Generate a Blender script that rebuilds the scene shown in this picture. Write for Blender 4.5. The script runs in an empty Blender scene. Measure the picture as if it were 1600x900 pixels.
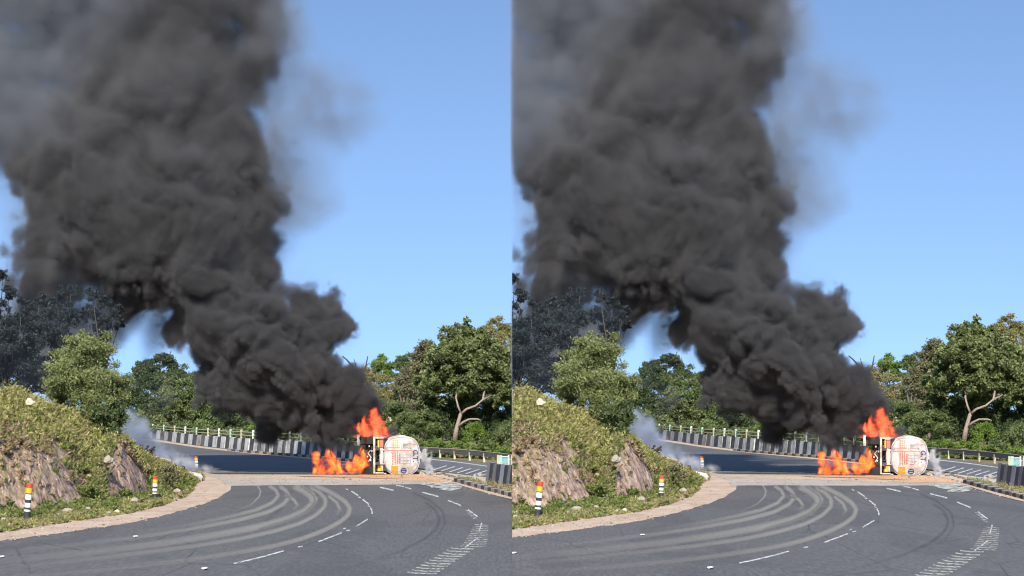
import bpy, bmesh, math, random
import numpy as np
from mathutils import Vector, Matrix, noise
from mathutils.geometry import tessellate_polygon
R = math.radians
sc = bpy.context.scene
COL = sc.collection

# ------------------------------------------------------------------ camera
HALF = 13.0                       # half of the horizontal angle of view
F = 800 / math.tan(R(HALF))       # focal length in pixels of the 1600 px photograph
CAMH, HOR = 4.0, 642.0            # eye height, horizon row
cam = bpy.data.cameras.new('camera'); co = bpy.data.objects.new('camera', cam); COL.objects.link(co)
cam.sensor_width = 36; cam.lens = 18 / math.tan(R(HALF))
co.location = (0, 0, CAMH); co.rotation_euler = (R(90), 0, 0)
cam.shift_y = (HOR - 450) / 1600; cam.clip_start = .5; cam.clip_end = 9000
sc.camera = co

# ------------------------------------------------------------------ sky and sun
SUN_EL, SUN_AZ = 36, -3           # the sun stands behind the camera
w = bpy.data.worlds.new('World'); sc.world = w; w.use_nodes = True
wt = w.node_tree; bg = wt.nodes['Background']
sky = wt.nodes.new('ShaderNodeTexSky'); sky.sky_type = 'NISHITA'; sky.sun_disc = False
sky.sun_elevation = R(SUN_EL); sky.sun_rotation = R(180 - SUN_AZ)
sky.air_density = 1.0; sky.dust_density = .3; sky.ozone_density = 3.0
tc = wt.nodes.new('ShaderNodeTexCoord'); mp = wt.nodes.new('ShaderNodeMapping'); mp.vector_type = 'POINT'
mp.inputs['Scale'].default_value = (1, 1, 1.5); mp.inputs['Location'].default_value = (0, 0, .27)
wt.links.new(tc.outputs['Generated'], mp.inputs[0]); wt.links.new(mp.outputs[0], sky.inputs[0])
wt.links.new(sky.outputs[0], bg.inputs[0]); bg.inputs[1].default_value = .145
sl = bpy.data.lights.new('sun', 'SUN'); sl.energy = 4.4; sl.angle = R(.5); sl.color = (1, .95, .87)
so = bpy.data.objects.new('sun', sl); COL.objects.link(so); so.rotation_euler = (R(90 - SUN_EL), 0, R(SUN_AZ))
sc.view_settings.view_transform = 'Standard'; sc.view_settings.look = 'None'; sc.view_settings.exposure = 0.75
sc.cycles.volume_bounces = 1; sc.cycles.volume_step_rate = 1.6; sc.cycles.volume_max_steps = 320
sc.cycles.filter_width = 1.15; sc.cycles.max_bounces = 5; sc.cycles.diffuse_bounces = 2; sc.cycles.glossy_bounces = 2
sc.cycles.transparent_max_bounces = 12; sc.cycles.use_denoising = True
sc.cycles.use_adaptive_sampling = True; sc.cycles.adaptive_threshold = .02
sc.cycles.caustics_reflective = False; sc.cycles.caustics_refractive = False

# ------------------------------------------------------------------ measuring helpers
# The photograph shows the same bend of road twice, side by side. The bend is modelled once in its own
# coordinates (u, v = its pixels, rho = metres from the eye) and stands twice round the viewpoint, 13 degrees apart.
def Fp(u):
    t = (u - 400) * HALF / 800
    return F * .5 * (1 / math.cos(R(t - HALF / 2)) + 1 / math.cos(R(t + HALF / 2)))
def P(u, v, rho):
    t = R((u - 400) * HALF / 800)
    return Vector((rho * math.sin(t), rho * math.cos(t), CAMH - rho * (v - HOR) / Fp(u)))
def rg(u, v, z=0.): return (CAMH - z) * Fp(u) / (v - HOR)
def Gd(u, v, z=0.): return P(u, v, rg(u, v, z))
def lerp(a, b, t): return a + (b - a) * t
def interp(tab, x):
    return float(np.interp(x, [p[0] for p in tab], [p[1] for p in tab]))

# ------------------------------------------------------------------ materials
MATS = {}
class NT:
    def __init__(s, name):
        s.m = bpy.data.materials.new(name); s.m.use_nodes = True; s.t = s.m.node_tree
        s.t.nodes.clear(); s.out = s.t.nodes.new('ShaderNodeOutputMaterial'); MATS[name] = s.m
    def n(s, typ, props={}, **inp):
        nd = s.t.nodes.new(typ)
        for k, v in props.items(): setattr(nd, k, v)
        for k, v in inp.items():
            s.set(nd.inputs[int(k[1:]) if k[0] == 'i' and k[1:].isdigit() else k.replace('_', ' ')], v)
        return nd
    def set(s, sock, v):
        if isinstance(v, bpy.types.NodeSocket): s.t.links.new(v, sock)
        elif isinstance(v, bpy.types.Node): s.t.links.new(v.outputs[0], sock)
        else: sock.default_value = v
    def ramp(s, fac, stops, interp='LINEAR'):
        nd = s.t.nodes.new('ShaderNodeValToRGB'); s.set(nd.inputs[0], fac); cr = nd.color_ramp; cr.interpolation = interp
        while len(cr.elements) < len(stops): cr.elements.new(.5)
        for e, (p, c) in zip(cr.elements, stops): e.position = p; e.color = (*c, 1) if len(c) == 3 else c
        return nd.outputs[0]
    def mix(s, f, a, b, mode='MIX'):
        nd = s.t.nodes.new('ShaderNodeMix'); nd.data_type = 'RGBA'; nd.blend_type = mode
        s.set(nd.inputs[0], f); s.set(nd.inputs[6], a); s.set(nd.inputs[7], b); return nd.outputs[2]
    def math(s, op, a, b=0., c=0.): return s.n('ShaderNodeMath', {'operation': op}, i0=a, i1=b, i2=c).outputs[0]
    def noise(s, scale, detail=4., vec=None, rough=.55):
        vec = vec or s.pos()
        return s.n('ShaderNodeTexNoise', Vector=vec, Scale=scale, Detail=detail, Roughness=rough).outputs[0]
    def pos(s):
        return s.n('ShaderNodeNewGeometry').outputs['Position']
    def obj(s): return s.n('ShaderNodeTexCoord').outputs['Object']
    def scaled(s, v, sx, sy, sz):
        return s.n('ShaderNodeMapping', i0=v, Scale=(sx, sy, sz)).outputs[0]
    def bsdf(s, color, rough=.8, bump=None, bs=.3, bd=.02, metal=0., spec=.4):
        p = s.n('ShaderNodeBsdfPrincipled', Base_Color=color, Roughness=rough, Metallic=metal)
        p.inputs['Specular IOR Level'].default_value = spec
        if bump is not None:
            b = s.n('ShaderNodeBump', Height=bump, Strength=bs, Distance=bd); s.t.links.new(b.outputs[0], p.inputs['Normal'])
        s.t.links.new(p.outputs[0], s.out.inputs[0]); return p
def c4(c): return (*c, 1)
def plain(name, col, rough=.7, var=.25, scale=6., metal=0., bump=.2, dirt=None, dirt_amt=.4, spec=.4):
    s = NT(name); o = s.obj()
    n1 = s.noise(scale, 5, o); n2 = s.noise(scale * .23, 4, o)
    a = s.mix(s.ramp(n1, [(.3, (0, 0, 0)), (.7, (1, 1, 1))]), c4([x * (1 - var) for x in col]), c4([min(1, x * (1 + var * .6)) for x in col]))
    if dirt: a = s.mix(s.math('MULTIPLY', s.ramp(n2, [(.42, (0, 0, 0)), (.62, (1, 1, 1))]), dirt_amt), a, c4(dirt))
    s.bsdf(a, rough, n1, bump, .01, metal, spec); return s.m

def mat_asphalt(name, base, tone=1.):
    s = NT(name); p = s.pos()
    fine = s.noise(60, 2, p); mid = s.noise(1.2, 5, s.scaled(p, 1, .25, 1)); big = s.noise(.12, 4, s.scaled(p, 1, .35, 1))
    streak = s.noise(.5, 4, s.scaled(p, 2.2, .06, 1))
    col = s.ramp(mid, [(.25, [x * .78 for x in base]), (.75, [x * 1.2 for x in base])])
    col = s.mix(s.ramp(big, [(.38, (0, 0, 0)), (.62, (.7, .7, .7))]), col, c4([base[0] * 1.5, base[1] * 1.45, base[2] * 1.38]))
    col = s.mix(s.ramp(streak, [(.5, (0, 0, 0)), (.72, (.4, .4, .4))]), col, c4([x * .6 for x in base]))
    col = s.mix(.35, col, s.ramp(fine, [(.3, [x * .6 for x in base]), (.7, [x * 1.5 for x in base])]))
    grain = s.noise(11, 3, s.scaled(p, 1, .10, 1), .7); col = s.mix(.55, col, s.ramp(grain, [(.32, [x * .55 for x in base]), (.5, base), (.68, [x * 1.6 for x in base])]))
    patch = s.noise(.22, 3, s.scaled(p, 1.3, .22, 1), .4)
    col = s.mix(s.ramp(patch, [(.545, (0, 0, 0)), (.56, (.28,) * 3), (.66, (.34,) * 3), (.675, (0, 0, 0))]), col, c4([x * .62 for x in base]))
    crk = s.n('ShaderNodeTexVoronoi', {'feature': 'DISTANCE_TO_EDGE'}, Vector=s.scaled(p, 1, .22, 1), Scale=.34).outputs['Distance']
    col = s.mix(s.math('MULTIPLY', s.ramp(crk, [(0, (1, 1, 1)), (.012, (0, 0, 0))]), s.ramp(big, [(.45, (0, 0, 0)), (.6, (.75,) * 3)])), col, c4([x * .35 for x in base]))
    s.bsdf(col, .78, fine, .35, .006, 0, .3); return s.m
mat_asphalt('asphalt', (.104, .101, .099))
mat_asphalt('asphalt_far', (.12, .12, .125))
def mat_sand(name, stops, alpha_edge=False, thr=.5):
    s = NT(name); p = s.pos()
    n = s.noise(1.6, 6, s.scaled(p, 1, .4, 1)); n2 = s.noise(14, 4, p); n3 = s.noise(.35, 4, s.scaled(p, .5, .6, 1))
    col = s.ramp(n, stops)
    col = s.mix(s.ramp(n2, [(.45, (0, 0, 0)), (.75, (.6, .6, .6))]), col, c4([x * .62 for x in stops[0][1]]))
    col = s.mix(s.ramp(n3, [(.42, (0, 0, 0)), (.68, (.5, .5, .5))]), col, c4(stops[-1][1]))
    s.bsdf(col, .95, n2, .5, .03, 0, .1)
    return s
mat_sand('shoulder_dirt', [(.2, (.33, .23, .165)), (.5, (.48, .36, .27)), (.8, (.60, .48, .38))])
mat_sand('sand', [(.2, (.40, .27, .17)), (.5, (.52, .38, .26)), (.8, (.60, .47, .35))])
mat_sand('grey_dust', [(.2, (.30, .26, .22)), (.5, (.40, .35, .30)), (.8, (.48, .43, .37))])
mat_sand('orange_sand', [(.2, (.45, .22, .10)), (.5, (.58, .33, .18)), (.8, (.66, .46, .30))])
mat_sand('soil', [(.2, (.13, .10, .055)), (.5, (.20, .16, .085)), (.8, (.27, .22, .13))])
mat_sand('median_dirt', [(.2, (.36, .31, .24)), (.5, (.47, .42, .34)), (.8, (.55, .51, .42))])
mat_sand('powder', [(.2, (.42, .42, .38)), (.5, (.60, .60, .55)), (.8, (.72, .72, .68))])
def worn(name, col, under=(.10, .10, .105), lo=.36, hi=.52, scale=5., sy=.3):
    """paint or dust that is worn through in places"""
    s = NT(name); p = s.pos(); n = s.noise(scale, 5, s.scaled(p, 1, sy, 1)); f = s.noise(40, 2, p)
    a = s.mix(.3, c4(col), s.ramp(f, [(.3, [x * .6 for x in col]), (.7, [min(1, x * 1.3) for x in col])]))
    b = s.bsdf(a, .85, f, .3, .004, 0, .2)
    tr = s.n('ShaderNodeBsdfTransparent'); mx = s.n('ShaderNodeMixShader', i0=s.ramp(n, [(lo, (0, 0, 0)), (hi, (1, 1, 1))]), i1=tr, i2=b)
    s.t.links.new(mx.outputs[0], s.out.inputs[0]); return s.m
worn('lane_paint', (.58, .58, .56), lo=.34, hi=.54, scale=7)
worn('rib_paint', (.42, .42, .37), lo=.36, hi=.56, scale=9)
worn('powder_thin', (.50, .50, .46), lo=.40, hi=.54, scale=2.4, sy=.5)
def track_mat(name, col, k):
    s = NT(name); uv = s.n('ShaderNodeUVMap').outputs[0]; sep = s.n('ShaderNodeSeparateXYZ', i0=uv)
    v = sep.outputs[1]
    edge = s.math('SUBTRACT', 1., s.math('POWER', s.math('ABSOLUTE', s.math('SUBTRACT', s.math('MULTIPLY', v, 2.), 1.)), 2.4))
    n = s.noise(9, 4, s.n('ShaderNodeMapping', i0=uv, Scale=(1.2, 7, 1)).outputs[0])
    ends = s.math('MINIMUM', s.math('MULTIPLY', sep.outputs[0], 30.), s.math('MULTIPLY', s.math('SUBTRACT', 1., sep.outputs[0]), 2.2))
    ends = s.n('ShaderNodeClamp', Value=ends).outputs[0]
    f = s.math('MULTIPLY', s.math('MULTIPLY', edge, ends), s.math('MULTIPLY', s.ramp(n, [(.25, (.35,) * 3), (.7, (1, 1, 1))]), k))
    b = s.bsdf(c4(col), .95, None, spec=.1); tr = s.n('ShaderNodeBsdfTransparent')
    mx = s.n('ShaderNodeMixShader', i0=s.n('ShaderNodeClamp', Value=f), i1=tr, i2=b); s.t.links.new(mx.outputs[0], s.out.inputs[0])
track_mat('dusty_track', (.37, .35, .31), .75)
track_mat('rubber_track', (.055, .055, .056), .25)
track_mat('wet_streak', (.055, .057, .065), .9)
track_mat('pale_streak', (.42, .40, .37), 1.)

def mat_rock():
    s = NT('bank_rock'); o = s.obj(); g = s.n('ShaderNodeNewGeometry')
    nz = s.n('ShaderNodeSeparateXYZ', i0=g.outputs['True Normal']).outputs[2]
    rot = s.n('ShaderNodeMapping', i0=o, Rotation=(0, R(24), 0)).outputs[0]
    st = s.noise(1.3, 8, s.scaled(rot, 1.7, .7, .55), .68); st2 = s.noise(5, 5, s.scaled(rot, 1.8, .6, .5), .6)
    col = s.ramp(st, [(.28, (.24, .145, .11)), (.42, (.45, .30, .235)), (.54, (.58, .42, .335)), (.68, (.70, .57, .48))])
    col = s.mix(s.ramp(st2, [(.40, (.8,) * 3), (.56, (0, 0, 0))]), col, c4((.15, .095, .07)))
    n3 = s.noise(.9, 4, o)
    soil = s.ramp(s.noise(4, 5, o), [(.3, (.15, .12, .06)), (.55, (.27, .20, .12)), (.75, (.38, .29, .2))])
    k = s.math('ADD', s.math('MULTIPLY', nz, 1.), s.math('MULTIPLY', s.math('SUBTRACT', n3, .5), .9))
    col = s.mix(s.ramp(k, [(.52, (0, 0, 0)), (.72, (1, 1, 1))]), col, soil)
    s.bsdf(col, .92, s.math('ADD', st, s.math('MULTIPLY', st2, .5)), .7, .12, 0, .15)
mat_rock()

def leafmat(name, cols, trans=.35, rough=.55):
    s = NT(name); a = s.n('ShaderNodeAttribute', {'attribute_name': 'tint'}).outputs['Fac']
    n = len(cols); col = s.ramp(a, [(i / (n - 1), c) for i, c in enumerate(cols)])
    p = s.bsdf(col, rough, spec=.25)
    tr = s.n('ShaderNodeBsdfTranslucent', Color=s.mix(1., col, (1.1, 1.25, .5, 1), 'MULTIPLY'))
    mx = s.n('ShaderNodeMixShader', i0=trans, i1=p, i2=tr); s.t.links.new(mx.outputs[0], s.out.inputs[0])
leafmat('leaf_acacia', [(.09, .11, .045), (.21, .235, .095), (.36, .38, .17)])
leafmat('leaf_eucalyptus', [(.013, .019, .021), (.024, .032, .034), (.042, .052, .05)], .12)  # leaf colour kept very dark to stand for the smoke's shade
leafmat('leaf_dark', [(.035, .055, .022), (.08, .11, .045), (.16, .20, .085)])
leafmat('leaf_mid', [(.06, .09, .03), (.14, .18, .07), (.25, .29, .12)])
leafmat('leaf_light', [(.09, .15, .025), (.16, .24, .045), (.26, .33, .085)])
leafmat('leaf_mango', [(.05, .07, .025), (.15, .18, .07), (.33, .37, .16)])
leafmat('leaf_brown', [(.10, .095, .05), (.18, .17, .09), (.28, .26, .15)], .2)
leafmat('leaf_yellow', [(.16, .15, .05), (.24, .22, .085), (.32, .28, .13)], .3)
leafmat('weed_green', [(.06, .085, .025), (.17, .205, .06), (.32, .35, .12)])
leafmat('weed_yellow', [(.17, .155, .055), (.33, .31, .11), (.52, .48, .22)])
leafmat('weed_dry', [(.14, .095, .055), (.30, .22, .13), (.46, .37, .25)], .2)
plain('bark', (.20, .155, .115), .9, .4, 9, bump=.6)
plain('bark_pale', (.42, .36, .29), .9, .3, 6, bump=.5)
plain('bark_mid', (.30, .235, .18), .9, .35, 7, bump=.5)
plain('bark_dark', (.06, .05, .042), .9, .3, 6, bump=.5)
plain('concrete_white', (.62, .61, .57), .85, .2, 5, dirt=(.22, .19, .15), dirt_amt=.6)
plain('concrete_black', (.035, .036, .042), .8, .3, 5, dirt=(.16, .15, .13), dirt_amt=.45)
plain('concrete_white_worn', (.42, .40, .36), .9, .3, 4, dirt=(.13, .11, .09), dirt_amt=.8)
plain('concrete_black_worn', (.06, .06, .062), .9, .4, 4, dirt=(.24, .22, .19), dirt_amt=.6)
plain('barrier_grey_worn', (.22, .22, .23), .9, .3, 4, dirt=(.12, .1, .08), dirt_amt=.7); plain('barrier_navy_worn', (.04, .045, .06), .9, .3, 4, dirt=(.2, .18, .15), dirt_amt=.5)
plain('barrier_grey', (.30, .31, .34), .8, .2, 5, dirt=(.2, .18, .15), dirt_amt=.4)
plain('barrier_navy', (.022, .028, .05), .75, .3, 5, dirt=(.12, .11, .1), dirt_amt=.3)
plain('kerb_grey', (.33, .31, .28), .9, .25, 5, dirt=(.2, .16, .11), dirt_amt=.6)
plain('kerb_black', (.03, .03, .033), .85, .3, 5, dirt=(.17, .14, .1), dirt_amt=.5)
plain('rail_yellow', (.42, .40, .25), .6, .15, 5, dirt=(.25, .2, .12), dirt_amt=.3)
plain('rail_teal', (.30, .46, .36), .6, .15, 5, dirt=(.3, .3, .25), dirt_amt=.3)
plain('rail_white', (.62, .66, .58), .6, .15, 5, dirt=(.3, .3, .25), dirt_amt=.3)
plain('sign_cyan', (.08, .34, .42), .5, .1, 5)
plain('guard_steel', (.17, .14, .115), .6, .3, 4, metal=.25, dirt=(.12, .08, .05), dirt_amt=.5)
plain('guard_post', (.50, .47, .33), .75, .2, 5, dirt=(.2, .15, .1), dirt_amt=.4)
plain('post_red', (.62, .06, .03), .45, .1, 8); plain('post_amber', (.80, .42, .03), .45, .1, 8)
plain('post_white', (.78, .78, .74), .55, .1, 8, dirt=(.4, .36, .3), dirt_amt=.3); plain('post_black', (.03, .035, .04), .6, .3, 8, dirt=(.16, .15, .13), dirt_amt=.4)
plain('stone_pale', (.36, .325, .26), .9, .25, 5, bump=.6, dirt=(.28, .22, .15), dirt_amt=.5)
plain('stone_cream', (.50, .45, .33), .9, .15, 5, bump=.6)
plain('rubble_brown', (.17, .095, .06), .95, .4, 5, bump=.8)
plain('burnt', (.022, .02, .02), .85, .4, 6, bump=.6, dirt=(.09, .075, .06), dirt_amt=.5)
plain('tyre', (.018, .018, .02), .8, .3, 9, bump=.3)
plain('steel_dark', (.05, .05, .055), .55, .35, 6, metal=.5, dirt=(.12, .09, .06), dirt_amt=.5)
plain('tank_spare', (.53, .515, .49), .42, .10, 2.2, dirt=(.36, .24, .18), dirt_amt=.75, bump=.05)
plain('tank_pink', (.66, .50, .45), .45, .12, 5, dirt=(.40, .28, .24), dirt_amt=.5)
plain('bumper_cream', (.60, .55, .40), .55, .2, 6, dirt=(.16, .11, .08), dirt_amt=.65)
plain('decal_orange', (.56, .25, .12), .45, .2, 9); plain('decal_ochre', (.55, .27, .03), .45, .2, 12)
plain('decal_red', (.42, .12, .08), .5, .2, 9); plain('decal_navy', (.03, .06, .17), .5, .2, 9)
plain('decal_grey', (.25, .27, .33), .5, .2, 9); plain('lamp_amber', (.85, .42, .05), .25, .1, 9); plain('lamp_red', (.60, .16, .10), .3, .2, 9)
plain('wall_cream', (.62, .50, .33), .85, .15, 2); plain('roof_brown', (.24, .13, .09), .85, .35, 3); plain('glass_dark', (.03, .035, .04), .1, .1, 2)
plain('paper', (.72, .72, .70), .8, .1, 9)

def mat_tank():
    s = NT('tank_white'); o = s.obj()
    n1 = s.noise(1.6, 6, o, .62); n2 = s.noise(5, 5, s.scaled(o, 1, .4, 1), .6); n3 = s.noise(.9, 5, s.scaled(o, 1.6, 1, .7), .65)
    col = s.mix(s.ramp(n1, [(.42, (0, 0, 0)), (.60, (.8,) * 3)]), c4((.55, .535, .505)), c4((.37, .26, .20)))
    col = s.mix(s.ramp(n2, [(.50, (0, 0, 0)), (.72, (.55,) * 3)]), col, c4((.25, .20, .17)))
    col = s.mix(s.ramp(n3, [(.56, (0, 0, 0)), (.70, (.85,) * 3)]), col, c4((.06, .052, .05)))
    s.bsdf(col, .45, n2, .15, .01, 0, .35)
mat_tank()
# ------------------------------------------------------------------ objects, parts, labels
ROOTS = []                                   # every top-level object of the bend, to be set down twice
def mesh_obj(name, verts, faces, mats, parent=None, loc=(0, 0, 0), smooth=False, mi=None, tint=None, uv=None):
    me = bpy.data.meshes.new(name)
    if isinstance(verts, np.ndarray):
        nv, nf, k = len(verts), len(faces), faces.shape[1]
        me.vertices.add(nv); me.vertices.foreach_set('co', verts.astype(np.float32).ravel())
        me.loops.add(nf * k); me.loops.foreach_set('vertex_index', faces.astype(np.int32).ravel())
        me.polygons.add(nf); me.polygons.foreach_set('loop_start', np.arange(0, nf * k, k, dtype=np.int32))
        me.polygons.foreach_set('loop_total', np.full(nf, k, dtype=np.int32)); me.update(calc_edges=True)
    else:
        me.from_pydata([tuple(v) for v in verts], [], faces)
    for m in ([mats] if isinstance(mats, str) else mats): me.materials.append(MATS[m])
    if mi is not None: me.polygons.foreach_set('material_index', np.array(mi, dtype=np.int32))
    if smooth: me.polygons.foreach_set('use_smooth', np.ones(len(me.polygons), dtype=bool))
    if tint is not None:
        a = me.attributes.new('tint', 'FLOAT', 'POINT'); a.data.foreach_set('value', np.asarray(tint, dtype=np.float32))
    if uv is not None:
        l = me.uv_layers.new(name='UVMap'); li = np.empty(len(me.loops), dtype=np.int32); me.loops.foreach_get('vertex_index', li)
        l.data.foreach_set('uv', np.asarray(uv, dtype=np.float32)[li].ravel())
    o = bpy.data.objects.new(name, me); COL.objects.link(o); o.location = loc
    if parent is not None: o.parent = parent
    return o
def thing(name, label, cat, loc, group=None, rot=(0, 0, 0)):
    o = bpy.data.objects.new(name, None); COL.objects.link(o); o.location = loc; o.rotation_euler = rot
    o.empty_display_size = .3; return reg(o, label, cat, group)
def reg(o, label=None, cat=None, group=None, kind=None):
    if label: o['label'] = label
    if cat: o['category'] = cat
    if group: o['group'] = group
    if kind: o['kind'] = kind
    ROOTS.append(o); return o

class MB:
    """gathers shapes into one mesh"""
    def __init__(s): s.v = []; s.f = []; s.mi = []
    def add(s, v, f, m=0):
        b = len(s.v); s.v += [Vector(x) for x in v]; s.f += [tuple(i + b for i in q) for q in f]; s.mi += [m] * len(f); return s
    def box(s, c, d, rot=None, m=0, taper=1.):
        hx, hy, hz = d[0] / 2, d[1] / 2, d[2] / 2; c = Vector(c); v = []
        for z in (-1, 1):
            k = taper if z > 0 else 1
            for x, y in ((-1, -1), (1, -1), (1, 1), (-1, 1)):
                p = Vector((x * hx * k, y * hy * k, z * hz)); v.append(c + (rot @ p if rot else p))
        return s.add(v, [(3, 2, 1, 0), (4, 5, 6, 7), (0, 1, 5, 4), (1, 2, 6, 5), (2, 3, 7, 6), (3, 0, 4, 7)], m)
    def tube(s, pts, rad, n=8, m=0, cap=True):
        pts = [Vector(p) for p in pts]; rings = []
        ref = Vector((.31, .77, .55)).normalized()
        for i, p in enumerate(pts):
            d = (pts[min(i + 1, len(pts) - 1)] - pts[max(i - 1, 0)]).normalized()
            a = d.cross(ref).normalized(); b = d.cross(a)
            r = rad[i] if isinstance(rad, (list, tuple)) else rad
            rings.append([p + (a * math.cos(2 * math.pi * k / n) + b * math.sin(2 * math.pi * k / n)) * r for k in range(n)])
        v = [q for r_ in rings for q in r_]; f = []
        for i in range(len(pts) - 1):
            for k in range(n):
                f.append((i * n + k, i * n + (k + 1) % n, (i + 1) * n + (k + 1) % n, (i + 1) * n + k))
        if cap: f += [tuple(range(n))[::-1], tuple((len(pts) - 1) * n + k for k in range(n))]
        return s.add(v, f, m)
    def build(s, name, mats, parent=None, loc=(0, 0, 0), smooth=False):
        return mesh_obj(name, s.v, s.f, mats, parent, loc, smooth, s.mi)
def bevel(o, width, seg=2):
    bm = bmesh.new(); bm.from_mesh(o.data); bmesh.ops.remove_doubles(bm, verts=bm.verts, dist=1e-4)
    bmesh.ops.bevel(bm, geom=[e for e in bm.edges if len(e.link_faces) == 2 and e.calc_face_angle(0) > .5], offset=width, segments=seg, affect='EDGES', profile=.6)
    bm.normal_update(); bm.to_mesh(o.data); bm.free(); return o
def rock_mesh(r, seed, flat=.7, sub=2, rough=.35):
    bm = bmesh.new(); bmesh.ops.create_icosphere(bm, subdivisions=sub, radius=1)
    off = Vector((seed * 7.3, seed * 3.1, seed * 1.7))
    for v in bm.verts:
        k = 1 + rough * noise.noise(v.co * 1.3 + off) + rough * .5 * noise.noise(v.co * 3.1 + off)
        v.co = Vector((v.co.x * r[0] * k, v.co.y * r[1] * k, v.co.z * r[2] * k * (flat if v.co.z < 0 else 1)))
    vs = [v.co.copy() for v in bm.verts]; fs = [tuple(v.index for v in f.verts) for f in bm.faces]; bm.free(); return vs, fs

# ------------------------------------------------------------------ flat sheets on the ground
def densify(poly, step, wob, seed):
    out = []; n = len(poly)
    for i in range(n):
        a, b = poly[i], poly[(i + 1) % n]; L = math.hypot(b[0] - a[0], (b[1] - a[1]) * 2); k = max(1, int(L / step))
        for j in range(k):
            t = j / k; u = lerp(a[0], b[0], t); v = lerp(a[1], b[1], t)
            nn = noise.noise(Vector((u * .11, v * .35, seed))) + .6 * noise.noise(Vector((u * .43, v * 1.1, seed + 5)))
            w_ = wob if (0 < j or wob < 0) else wob
            out.append((u + nn * w_ * 2.0, v + nn * w_))
    return out
def sheet(name, poly, mat, z, parent=None, step=None, wob=0., seed=1.):
    if step: poly = densify(poly, step, wob, seed)
    pts = [Gd(u, max(v, HOR + 6), z) for u, v in poly]
    tris = tessellate_polygon([pts])
    fs = []
    for t in tris:
        a, b, c = (pts[i] for i in t)
        fs.append(tuple(t) if (b - a).cross(c - a).z > 0 else tuple(reversed(t)))
    return mesh_obj(name, pts, fs, mat, parent)
def band(name, line, width, mat, z, parent=None, n=60):
    """a strip along a line given in the photograph's pixels, laid on the ground"""
    ts = np.linspace(0, len(line) - 1, n); us = np.interp(ts, range(len(line)), [p[0] for p in line]); vs = np.interp(ts, range(len(line)), [p[1] for p in line])
    for _ in range(3):
        us[1:-1] = (us[:-2] + us[1:-1] * 2 + us[2:]) / 4; vs[1:-1] = (vs[:-2] + vs[1:-1] * 2 + vs[2:]) / 4
    V = []; UV = []
    for i in range(n):
        j0, j1 = max(i - 1, 0), min(i + 1, n - 1); du, dv = us[j1] - us[j0], vs[j1] - vs[j0]; L = math.hypot(du, dv)
        wd = width(i / (n - 1)) if callable(width) else width
        nu, nv = -dv / L * wd / 2, du / L * wd / 2
        for sgn, t in ((-1, 0), (1, 1)):
            V.append(Gd(us[i] + sgn * nu, vs[i] + sgn * nv, z)); UV.append((i / (n - 1), t))
    Fc = []
    for i in range(n - 1):
        a, b, c, d = 2 * i, 2 * i + 1, 2 * i + 3, 2 * i + 2
        nz = (V[b] - V[a]).cross(V[d] - V[a]).z
        Fc.append((a, b, c, d) if nz > 0 else (a, d, c, b))
    return mesh_obj(name, V, Fc, mat, parent, uv=UV)

# ================================================================== THE BEND
rnd = random.Random(11)
INNER = [(-90, 861), (0, 842), (100, 829), (200, 815), (260, 802), (310, 787), (340, 775), (354, 764), (357, 755), (350, 748), (330, 741), (300, 736)]
BASE = [(228, 683.0), (239, 685.5), (304, 695.5), (385, 704), (475, 711), (560, 720), (660, 736), (765, 753), (800, 760), (860, 774)]
road = sheet('road', [(-90, 2400)] + INNER + [(250, 727), (205, 706), (200, 694), (218, 685), (228, 683.5), (239, 686), (304, 696), (385, 704.5), (475, 711.5), (560, 720.5), (640, 735),
             (690, 748), (720, 755), (760, 766), (800, 775), (880, 797), (880, 2400)], 'asphalt', .0)
reg(road, 'dark asphalt road curving past the dirt shoulder', None, None, 'structure')
o = sheet('road', [(480, 707), (560, 709), (672, 716), (730, 722.5), (800, 731), (880, 742), (880, 766), (800, 753), (760, 747), (700, 740), (665, 734), (560, 719), (480, 710)], 'asphalt_far', .0)
reg(o, 'far carriageway beyond the median', None, None, 'structure')
FARROAD = o
o = sheet('shoulder', [(-90, 861.5), (0, 842.5), (100, 829.5), (200, 815.5), (260, 802.5), (310, 787.5), (340, 775.5), (354.5, 764.5), (357.5, 755), (350, 747.5), (330, 740.5), (300, 735.5),
          (285, 741), (298, 748), (303, 757), (285, 772), (250, 785), (200, 797), (100, 811), (0, 826), (-90, 841)], 'shoulder_dirt', .008, step=7, wob=1.1, seed=3)
reg(o, None, None, None, 'structure')
o = sheet('dust', [(346, 759), (430, 758.2), (520, 758.5), (600, 758.0), (690, 757), (700, 752), (690, 746), (640, 743), (560, 742.5), (480, 742), (400, 741.5), (312, 739.6), (322, 744), (340, 750)], 'grey_dust', .012, step=8, wob=.35, seed=8)
reg(o, None, None, None, 'structure')
o = sheet('sand', [(350, 746), (450, 748.5), (520, 750), (600, 753), (660, 754.5), (715, 757), (712, 750), (690, 745), (650, 741), (600, 741.5), (560, 743), (480, 742.2), (400, 742), (318, 740.5)], 'sand', .016, step=7, wob=.5, seed=5)
reg(o, None, None, None, 'structure')
o = sheet('orange_sand', [(530, 744.5), (560, 747), (610, 750), (660, 751.5), (700, 754), (705, 751), (686, 746), (640, 743.5), (600, 742.5), (560, 742)], 'orange_sand', .020, step=6, wob=.6, seed=9)
reg(o, None, None, None, 'structure')
o = sheet('median', [(655, 735), (700, 740.3), (760, 747.3), (800, 753.3), (880, 766.3), (880, 796), (800, 774.5), (760, 765.5), (720, 754.5), (690, 747.5), (668, 743)], 'median_dirt', .03, step=9, wob=.3, seed=2)
reg(o, None, None, None, 'structure')
o = sheet('verge', [(690, 748), (720, 755.5), (760, 766.5), (800, 775.5), (880, 797.5), (880, 806), (800, 782), (760, 772), (720, 760), (690, 752)], 'shoulder_dirt', .024, step=9, wob=.35, seed=12)
reg(o, None, None, None, 'structure')
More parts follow.
